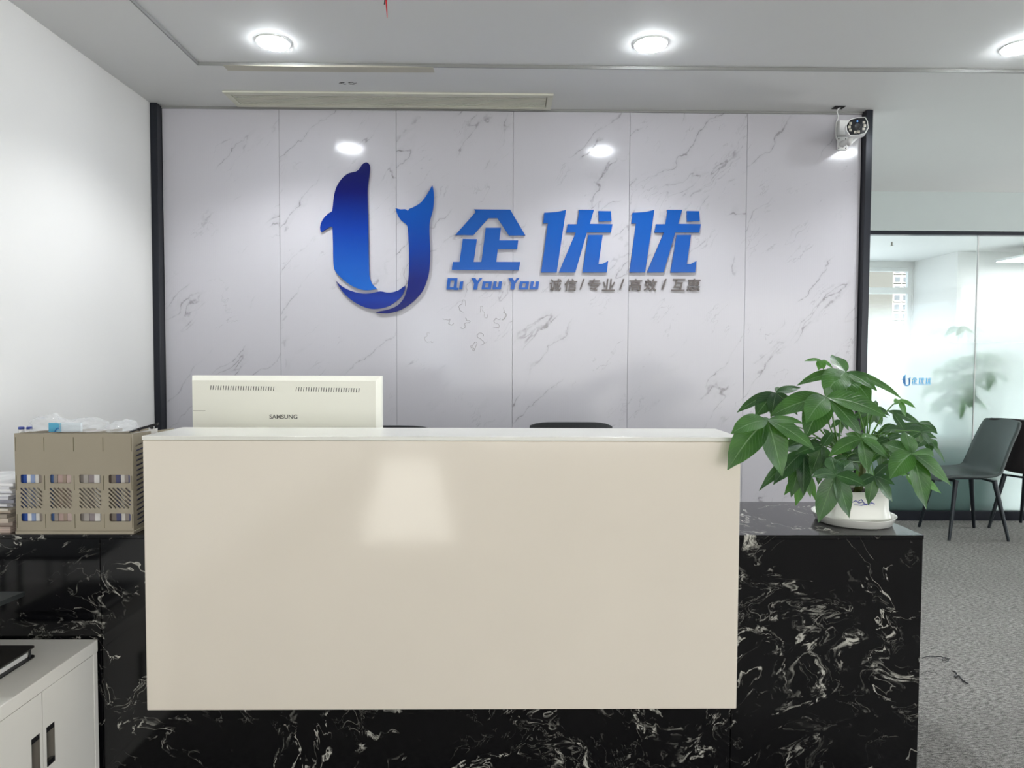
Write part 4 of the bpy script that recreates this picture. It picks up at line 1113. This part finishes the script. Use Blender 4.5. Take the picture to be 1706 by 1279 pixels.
# blue painted strokes on the pot
def pot_r(z):
    for (r0, z0), (r1, z1) in zip(pp, pp[1:]):
        if z0 <= z <= z1: return r0 + (r1 - r0) * (z - z0) / max(z1 - z0, 1e-6)
    return pp[5][0]
def pot_pt(px, py):
    p = P(px, py, PCY - 0.09); z = p.z; x = (p.x - pot_c.x)
    r = pot_r(z - TOP) + 0.0002; e = 3.6
    y = (max(r ** e - abs(x) ** e, 0)) ** (1 / e)
    return Vector((p.x, PCY - y, z))
for pts in (((1421, 838), (1427, 834), (1432, 838), (1440, 836)), ((1424, 841), (1436, 842), (1446, 840), (1456, 838)), ((1430, 836), (1436, 832), (1441, 839), (1452, 842)), ((1444, 842), (1450, 836), (1458, 840))):
    obj('painted_stroke', MB().tube([pot_pt(*q) for q in pts], [0.0006, 0.0016, 0.0018, 0.0006], 6).mesh('painted_stroke'), M['glaze'], plant)

clusters = [   # hub (zoom px), hub depth Y, material, leaf list of tips (zoom px) with optional width factor
    ((860, 225), 2.12, 'leaf', [(555, 308, .5), (728, 372, 1.3), (870, 405, 1.2), (1018, 412, 1.25), (1056, 342, .7), (1212, 390, .5), (772, 116, .75), (768, 205, .6)]),
    ((425, 355), 2.08, 'leaf2', [(180, 478, .55), (296, 505, 1.3), (395, 505, .9), (578, 322, .6), (560, 495, .8), (470, 330, .6)]),
    ((740, 382), 2.00, 'leaf', [(388, 502, .95), (612, 545, 1.1), (608, 642, 1.25), (962, 628, 1.0), (1122, 508, 1.05), (830, 352, .8)]),
    ((370, 525), 1.865, 'leaf', [(120, 838, 1.15), (142, 612, .9), (462, 878, 1.15), (666, 712, .85), (598, 548, .4), (290, 518, .5)]),
    ((960, 642), 1.93, 'leaf', [(756, 752, .9), (1002, 862, 1.05), (1138, 775, .8), (1062, 640, .8), (858, 608, .8), (945, 592, .8)]),
    ((800, 872), 1.90, 'leaf2', [(690, 1168, 1.0), (884, 1142, 1.0), (648, 884, .7), (985, 940, 1.0), (905, 782, .9), (770, 752, 1.1)]),
    ((1275, 732), 1.93, 'leaf', [(1138, 892, 1.15), (1366, 1086, 1.0), (1522, 938, .8), (1412, 752, .9), (1232, 598, .8), (1090, 672, .95)]),
    ((1195, 400), 2.10, 'leaf3', [(1236, 502, .9), (1302, 452, .6), (1168, 428, .8)]),
    ((710, 152), 2.14, 'leaf3', [(603, 156, .4), (690, 212, 1.2), (722, 208, 1.0), (782, 202, .7)]),
    ((1230, 592), 2.14, 'leaf2', [(1088, 600, .8), (1340, 560, .8), (1432, 640, .9), (1150, 470, .8), (1280, 690, 1.0)]),
    ((1320, 540), 2.20, 'leaf2', [(1438, 612, .9), (1118, 466, .7), (1250, 640, .9), (1400, 560, .7)]),
    ((600, 722), 2.06, 'leaf2', [(408, 930, .8), (318, 968, .5), (520, 1008, .95), (596, 1000, .8), (478, 700, .8)]),
    ((715, 690), 2.02, 'leaf2', [(645, 872, 1.1), (760, 850, 1.0), (540, 745, .8), (780, 600, .8)]),
    ((1040, 875), 1.98, 'leaf2', [(1002, 1058, .95), (1155, 1040, 1.0), (1168, 932, .8), (920, 945, .9), (1130, 800, .8)]),
    ((615, 850), 2.12, 'leaf3', [(548, 1062, .8), (640, 1010, .7), (672, 1030, .6), (475, 995, .7)]),
    ((1370, 640), 2.12, 'leaf2', [(1435, 705, .9), (1392, 735, .9), (1482, 790, .4), (1300, 700, .9)]),
    ((1250, 868), 2.02, 'leaf3', [(1462, 985, .7), (1300, 958, .6), (1150, 850, .7)]),
    ((1045, 450), 2.16, 'leaf2', [(1112, 465, .6), (1052, 402, .6), (1010, 562, .9), (1090, 560, .9), (1140, 500, .8)]),
    ((830, 525), 2.16, 'leaf2', [(768, 575, .8), (832, 610, .8), (872, 500, .7), (880, 590, .8)]),
    ((900, 730), 2.14, 'leaf2', [(800, 800, 1.1), (880, 860, 1.1), (980, 820, 1.1), (1000, 720, 1.0), (820, 690, 1.0)]),
    ((1080, 700), 2.16, 'leaf2', [(1000, 800, 1.1), (1090, 850, 1.1), (1180, 790, 1.0), (1160, 640, 1.0), (1040, 590, .9)]),
    ((640, 650), 2.16, 'leaf2', [(500, 690, .9), (560, 780, 1.0), (660, 800, 1.0), (740, 720, .9)]),
    ((1180, 560), 2.20, 'leaf2', [(1060, 620, 1.0), (1130, 680, 1.0), (1260, 650, 1.0), (1290, 560, .8)]),
    ((760, 620), 2.18, 'leaf2', [(700, 700, 1.0), (820, 700, 1.0), (840, 620, .8), (720, 580, .8)]),
    ((700, 470), 2.20, 'leaf2', [(600, 520, .9), (660, 580, .9), (760, 560, .9), (800, 470, .8)]),
    ((1000, 480), 2.22, 'leaf2', [(900, 520, .9), (960, 590, .9), (1080, 560, .9), (1090, 470, .8)]),
    ((560, 640), 2.20, 'leaf2', [(470, 720, .9), (540, 760, .9), (640, 740, .9), (650, 640, .8)]),
    ((1130, 640), 2.06, 'leaf2', [(1030, 690, .9), (1100, 760, 1.0), (1210, 720, .9), (1220, 620, .8)]),
    ((870, 760), 2.06, 'leaf2', [(760, 800, 1.0), (840, 880, 1.0), (950, 850, 1.0), (980, 760, .8)]),
    ((700, 800), 2.10, 'leaf2', [(610, 880, .9), (690, 930, 1.0), (780, 890, .9), (790, 790, .8)]),
    ((1150, 780), 2.10, 'leaf2', [(1070, 860, .9), (1130, 910, 1.0), (1220, 880, .9), (1250, 780, .8)]),
    ((1000, 640), 2.16, 'leaf2', [(900, 680, .9), (960, 740, 1.0), (1070, 720, .9), (1080, 620, .8)]),
    ((1330, 600), 2.10, 'leaf2', [(1230, 660, .8), (1310, 700, .9), (1400, 690, .9), (1420, 590, .7)]),
    ((960, 800), 2.18, 'leaf3', [(860, 850, .9), (940, 930, .9), (1040, 900, .9)]),
]
base_pt = pot_c + Vector((0, 0, ph - 0.012))
trunk_tops = []
for k, (dx, dy, h) in enumerate(((-0.02, 0.0, 0.13), (0.02, 0.01, 0.15), (0.0, -0.02, 0.10))):
    b = base_pt + Vector((dx, dy, 0)); tp = b + Vector((dx * 1.6, dy * 1.5, h)); trunk_tops.append(tp)
    obj('trunk', MB().tube([b + Vector((0, 0, -0.004)), b.lerp(tp, 0.5) + Vector((0.004, 0, 0)), tp], [0.012, 0.009, 0.006], 8).mesh('trunk'), M['stem'], plant, smooth=True)
ns = 0
for hub, Yh, mk, tips in clusters:
    h = P(*Z4(*hub), Yh)
    near = min(trunk_tops, key=lambda q: (q - h).length)
    midp = near.lerp(h, 0.5) + Vector((0, 0, 0.02))
    if h.z > near.z - 0.02:
        obj('leaf_stalk', MB().tube([near, near.lerp(midp, 0.6), midp, midp.lerp(h, 0.6) + Vector((0, 0, 0.004)), h], [0.0028, 0.0024, 0.002, 0.0018, 0.0016], 6).mesh('leaf_stalk'), M['petiole'], plant, smooth=True)
    else:
        up = near.lerp(h, 0.4) + Vector((0, 0, 0.05))
        obj('leaf_stalk', MB().tube([near, near.lerp(up, 0.6) + Vector((0, 0, 0.01)), up, up.lerp(h, 0.6) + Vector((0, 0, 0.012)), h], [0.0028, 0.0024, 0.002, 0.0018, 0.0016], 6).mesh('leaf_stalk'), M['petiole'], plant, smooth=True)
    tip0 = [P(*Z4(t[0], t[1]), Yh) for t in tips]
    Lm = max((q - h).length for q in tip0)
    for t, q in zip(tips, tip0):
        pr_ = (q - h).length
        L = max(pr_, Lm * 0.78)
        dep = math.sqrt(max(L * L - pr_ * pr_, 0)) * 0.6
        sgn = -1 if t[1] > hub[1] + 5 else 1
        tip = P(*Z4(t[0], t[1]), Yh + sgn * dep)
        if tip.z < TOP + 0.012 and tip.y > DY - 0.02: tip.z = TOP + 0.012
        wd = t[2] * 0.40 * min(L, 0.165) + 0.005
        ns += 1
        obj('leaf', leaf_mesh(h, tip, wd, 0.13 if t[1] > hub[1] else 0.05, (0.0, -0.72, 0.62), seed=ns), M[mk], plant)

# ------------------------------------------------------------------ side chairs by the glass
SHELL = None
def side_chair(x, y, rz, label, mat):
    global SHELL
    t = thing('side_chair', label, 'chair', (x, y, 0), rz, 'moulded shell chairs by the glass partition')
    if SHELL is None:
        # front is +X: (x, z, half width, side lift, forward wrap)
        prof = [(0.235, 0.405, 0.16, 0.0, 0), (0.225, 0.430, 0.20, 0.0, 0), (0.15, 0.437, 0.215, 0.006, 0), (0.02, 0.428, 0.22, 0.016, 0), (-0.10, 0.424, 0.22, 0.030, 0.01), (-0.165, 0.440, 0.22, 0.036, 0.03),
                (-0.20, 0.490, 0.215, 0.022, 0.05), (-0.225, 0.57, 0.21, 0.008, 0.05), (-0.255, 0.67, 0.205, 0.0, 0.045), (-0.285, 0.76, 0.20, 0.0, 0.035), (-0.305, 0.815, 0.185, 0, 0.03), (-0.311, 0.830, 0.15, 0, 0.025)]
        NP, NW = 40, 16; vs, fs = [], []
        for (px, pz, hw, lift, wrap) in catmull(prof, NP):
            for k in range(NW + 1):
                u = k / NW * 2 - 1
                vs.append((px + wrap * u * u, u * hw, pz + lift * abs(u) ** 3))
        for j in range(NP):
            for k in range(NW):
                a = j * (NW + 1) + k; fs.append((a, a + NW + 1, a + NW + 2, a + 1))
        SHELL = MB().add(vs, fs).mesh('shell')
        for p in SHELL.polygons: p.use_smooth = True
    o = obj('shell', SHELL.copy(), mat, t, local=True)
    sm = o.modifiers.new('thickness', 'SOLIDIFY'); sm.thickness = 0.018; sm.offset = -1.0
    for sx_ in (1, -1):
        for sy_ in (1, -1):
            top = (0.13 * sx_ - 0.01, 0.13 * sy_, 0.412); bot = (0.20 * sx_ - 0.01, 0.19 * sy_, 0.001)
            r0, r1 = (0.017, 0.010)
            obj('leg', MB().tube([top, bot], [r0, r1], 10).mesh('leg'), M['legmetal'], t, local=True)
    mb = MB(); mb.box(-0.15, 0.13, -0.012, 0.012, 0.398, 0.410); mb.box(-0.155, -0.125, -0.14, 0.14, 0.398, 0.410); mb.box(0.105, 0.135, -0.14, 0.14, 0.398, 0.410)
    obj('seat_frame', mb.mesh('seat_frame'), M['legmetal'], t, local=True)
    return t
side_chair(3.30, 4.80, PI - 0.06, 'grey-green moulded chair with black legs facing the potted plant', M['shell'])
side_chair(3.90, 4.885, math.radians(24), 'dark brown-black moulded chair seen from behind at the right edge', M['shell_dark'])

# bits of wire on the carpet
def wire_bit(name, pts, r, label):
    q = [PZ(a, b, r + 0.0015) for a, b in pts]
    if len(q) > 3: q = [Vector(p) for p in catmull([tuple(p) for p in q], 24)]
    for i, p in enumerate(q): p.z = r + 0.001 + 0.004 * abs(math.sin(i * 0.7))
    c = q[0].copy(); c.z = 0
    o = obj(name, MB().tube(q, r, 6).mesh(name), M['dark'], None, pivot=c); tag(o, label, 'wire', 'wire scraps on the carpet')
wire_bit('wire_scrap', ((1536, 1096), (1552, 1094), (1568, 1095), (1580, 1099), (1578, 1102), (1570, 1100), (1574, 1096), (1583, 1098)), 0.0016, 'thin curled black wire scrap on the carpet nearest the desk')
wire_bit('wire_scrap', ((1588, 1118), (1594, 1124), (1590, 1128), (1598, 1127), (1602, 1132), (1606, 1136), (1613, 1139)), 0.003, 'thick twisted black wire scrap on the carpet, right one')
wire_bit('wire_scrap', ((1536, 1122), (1546, 1119), (1556, 1118), (1561, 1124)), 0.0008, 'very thin pale-looking wire scrap on the carpet beside the desk end')

# ------------------------------------------------------------------ decal on the glass
dy = GY + 0.0235
dc = thing('glass_logo_decal', 'small light blue dolphin logo decal on the frosted glass', 'decal', (P(1527, 645, dy).x, dy, P(1527, 645, dy).z))
M['decal'] = plain('light_blue_vinyl', '4fa9dc', 0.4, var=0.1, vscale=40)
M['decal2'] = grad_mat('blue_vinyl_emblem', P(1510, 644, dy).z, P(1510, 624, dy).z, [(0.0, '3f8fc9'), (0.5, '3a6fb4'), (1.0, '5fa8d8')])
def decal(loops, src, dst, mat, nm):
    x0, y0, x1, y1 = src; a0, b0, a1, b1 = dst
    lp = []
    for l in loops:
        o = []
        for x, y in l:
            q = P(a0 + (x - x0) / (x1 - x0) * (a1 - a0), b0 + (y - y0) / (y1 - y0) * (b1 - b0), dy); o.append((q.x, q.z))
        lp.append(o)
    for l in lp:
        me = plate(nm, [l], 0.0006); me.transform(Matrix.Translation((0, dy, 0)) @ UPRIGHT); obj(nm, me, mat, dc)
decal([l for _, l in EMB], (145, 135, 952, 1203), (1502.5, 624, 1517, 643.5), M['decal2'], 'emblem_piece')
for i, ls in enumerate((QI, YO, shift(YO, 532))):
    decal(ls, (83, 107, 1590, 487), (1518.5, 629, 1551.5, 639.5), M['decal'], 'character_stroke')
q0, q1 = P(1519, 641.2, dy), P(1551, 640.4, dy)
bx('underline', q0.x, q1.x, dy - 0.0006, dy - 0.0001, q0.z, q1.z, M['decal'], dc)

# ------------------------------------------------------------------ inside the office
ox0, ox1 = 2.75, 3.92
oc = thing('office_cabinet', 'blurred low grey-green cabinet behind the frosted glass', 'cabinet', ((ox0 + ox1) / 2, 5.46, 0))
M['teal'] = plain('grey_green_laminate', '7b928d', 0.5)
bx('body', ox0, ox1, 5.30, 5.66, 0.0045, 0.66, M['teal'], oc, 0.004)
for k in range(3):
    w_ = (ox1 - ox0) / 3
    d = bx('drawer', ox0 + w_ * k + 0.01, ox0 + w_ * (k + 1) - 0.01, 5.284, 5.2995, 0.57, 0.635, M['pvc'], oc, 0.002, 1)
    bx('handle', ox0 + w_ * (k + 0.4), ox0 + w_ * (k + 0.6), 5.276, 5.2835, 0.598, 0.606, M['chrome'], d)
wc = thing('storage_cabinet', 'blurred pale white cabinet right of the plant behind the frosted glass', 'cabinet', (5.2, 6.9, 0.004))
bx('body', 4.3, 6.1, 6.7, 7.1, 0.0045, 1.10, M['wall'], wc, 0.004)
for k in range(3):
    d = bx('door', 4.31 + 0.6 * k, 4.31 + 0.6 * k + 0.58, 6.684, 6.6995, 0.06, 1.08, M['pvc'], wc, 0.002, 1)
    bx('handle', 4.31 + 0.6 * k + 0.52, 4.31 + 0.6 * k + 0.54, 6.674, 6.6835, 0.55, 0.70, M['chrome'], d)
# plant behind the glass
gp = Vector((P(1592, 640, 5.5).x, 5.5, 0.6605))
gpl = thing('office_plant', 'blurred green plant standing behind the frosted glass', 'potted plant', gp)
obj('pot', MB().lathe([(0.07, 0), (0.09, 0.005), (0.10, 0.15), (0.105, 0.16), (0.095, 0.16), (0.09, 0.14)], 32, gp).mesh('pot'), M['porcelain'], gpl, smooth=True)
obj('trunk', MB().tube([gp + Vector((0, 0, 0.01)), gp + Vector((0.01, 0, 0.3)), gp + Vector((0, 0, 0.45))], [0.02, 0.014, 0.01], 8).mesh('trunk'), M['stem'], gpl)
ro = random.Random(9)
hubs = [(1598, 545, 5.60), (1575, 615, 5.50), (1600, 595, 5.45), (1625, 600, 5.46), (1562, 640, 5.52), (1585, 655, 5.42), (1615, 635, 5.42), (1640, 590, 5.40), (1600, 640, 5.38), (1630, 625, 5.5), (1650, 620, 5.48), (1572, 668, 5.5), (1605, 605, 5.5), (1590, 630, 5.45), (1615, 660, 5.45)]
for (px, py, yy_) in hubs:
    h = P(px, py, yy_)
    obj('leaf_stalk', MB().tube([gp + Vector((0, 0, 0.40)), (gp + Vector((0, 0, 0.44))).lerp(h, 0.5) + Vector((0, 0, 0.03)), h], 0.004, 6).mesh('leaf_stalk'), M['petiole'], gpl)
    for k in range(6):
        a = 2 * PI * k / 6 + ro.uniform(-0.3, 0.3); L = ro.uniform(0.13, 0.19)
        tip = h + Vector((math.cos(a) * L * 0.85, math.sin(a) * L * 0.7, -L * ro.uniform(0.3, 0.8)))
        tip.y = max(tip.y, GY + 0.05); tip.z = max(tip.z, 0.69)
        obj('leaf', leaf_mesh(h, tip, 0.065, 0.15, (0, -0.6, 0.75), seed=k), M['leaf2'], gpl)
for (a, b) in (((1648, 618), (1645, 652)), ((1604, 655), (1598, 700)), ((1620, 645), (1614, 682))):
    h, tip = P(a[0], a[1], GY + 0.06), P(b[0], b[1], GY + 0.042)
    obj('leaf', leaf_mesh(h, tip, 0.06, 0.02, (0, -1, 0.2)), M['leaf'], gpl)
    obj('leaf_stalk', MB().tube([h, h.lerp(gp + Vector((0, 0, 0.5)), 0.5) + Vector((0, 0, 0.03)), gp + Vector((0, 0, 0.42))], 0.003, 6).mesh('leaf_stalk'), M['petiole'], gpl)
# suspended LED panel in the office
lz = 2.38
q = PZ(1658, 437, lz); q2 = PZ(1697, 427, lz)
lp = thing('panel_light', 'bright suspended rectangular panel light inside the glazed office', 'lamp', ((q.x + 0.6), (q.y + q2.y) / 2, lz))
bx('housing', q.x, q.x + 1.2, q2.y, q.y, lz + 0.002, lz + 0.03, M['pvc'], lp, 0.003)
bx('diffuser', q.x + 0.008, q.x + 1.192, q2.y + 0.008, q.y - 0.008, lz - 0.003, lz + 0.0018, emit('suspended_panel_white', (1, 1, 1), 4.0), lp)
for xx in (q.x + 0.15, q.x + 1.05):
    obj('suspension_wire', MB().tube([(xx, (q.y + q2.y) / 2, lz + 0.03), (xx, (q.y + q2.y) / 2, CZ - 0.001)], 0.0015, 6).mesh('suspension_wire'), M['chrome'], lp)
M['panel'] = emit('panel_light_white', (0.97, 1, 1), 22.0)  # glow of the two added office panels
for (px_, py_, nm_) in ((2.2, 5.5, 'left'), (4.6, 5.5, 'right')):  # two unseen panels added to brighten the office floor and lower glass
    lp = thing('panel_light', 'flush ceiling panel light on the %s side just behind the glass partition' % nm_, 'lamp', (px_ + 0.6, py_ + 0.3, CZ))
    bx('housing', px_, px_ + 1.2, py_, py_ + 0.6, CZ - 0.012, CZ - 0.0005, M['pvc'], lp, 0.003)
    bx('diffuser', px_ + 0.02, px_ + 1.18, py_ + 0.02, py_ + 0.58, CZ - 0.015, CZ - 0.0122, M['panel'], lp)
# sprinkler head on the office ceiling
sq = PZ(1486, 396, CZ) if False else Vector((P(1486, 396, 7.4).x, 7.4, CZ))
sp = thing('sprinkler_head', 'tiny sprinkler head on the office ceiling above the window view', 'sprinkler', sq)
obj('pipe', MB().tube([sq, sq + Vector((0, 0, -0.035))], 0.008, 8).mesh('pipe'), M['chrome'], sp)
obj('deflector', MB().lathe([(0.02, -0.042), (0.022, -0.040), (0.008, -0.034)], 16, sq).mesh('deflector'), M['chrome'], sp)

# ------------------------------------------------------------------ towers outside
def tower(px0, px1, Y, ztop, label, win, depth=16, c='d9d3c8', pane='8e959c'):
    x0, x1 = P(px0, 500, Y).x, P(px1, 500, Y).x
    t = thing('tower_building', label, 'building', ((x0 + x1) / 2, Y + depth / 2, -40), group='apartment towers outside the office window')
    bx('tower_block', x0, x1, Y, Y + depth, -40, ztop, plain('tower_' + c, c, 0.8), t)
    mp_ = plain('tower_pane_' + c, pane, 0.3)
    mesh = None
    ncol, pitch, wfrac = win
    cw_ = (x1 - x0) / ncol
    z = 0.0
    while z < ztop - pitch:
        for k in range(ncol):
            if mesh is None:
                mesh = MB().box(-cw_ * wfrac / 2, cw_ * wfrac / 2, -0.12, 0.05, 0, pitch * 0.55).mesh('window'); mesh.materials.append(mp_)
                ledge = MB().box(-cw_ * 0.47, cw_ * 0.47, -0.5, 0.0, -pitch * 0.16, -pitch * 0.05).mesh('ledge'); ledge.materials.append(bpy.data.materials['tower_' + c])
            o = bpy.data.objects.new('window', mesh); COL.objects.link(o); o.parent = t
            o.location = (x0 + cw_ * (k + 0.5) - (x0 + x1) / 2, -depth / 2, z + 40)
            l = bpy.data.objects.new('ledge', ledge); COL.objects.link(l); l.parent = o
        z += pitch
tower(1487, 1530, 200, 58, 'pale apartment tower with rows of windows seen through the office window', (3, 2.7, 0.62), c='66625b', pane='2c2e31')
tower(1462, 1482, 260, 70, 'very pale tower left of the windowed tower, seen through the office window', (3, 3.4, 0.5), c='95928c', pane='7c7e82')
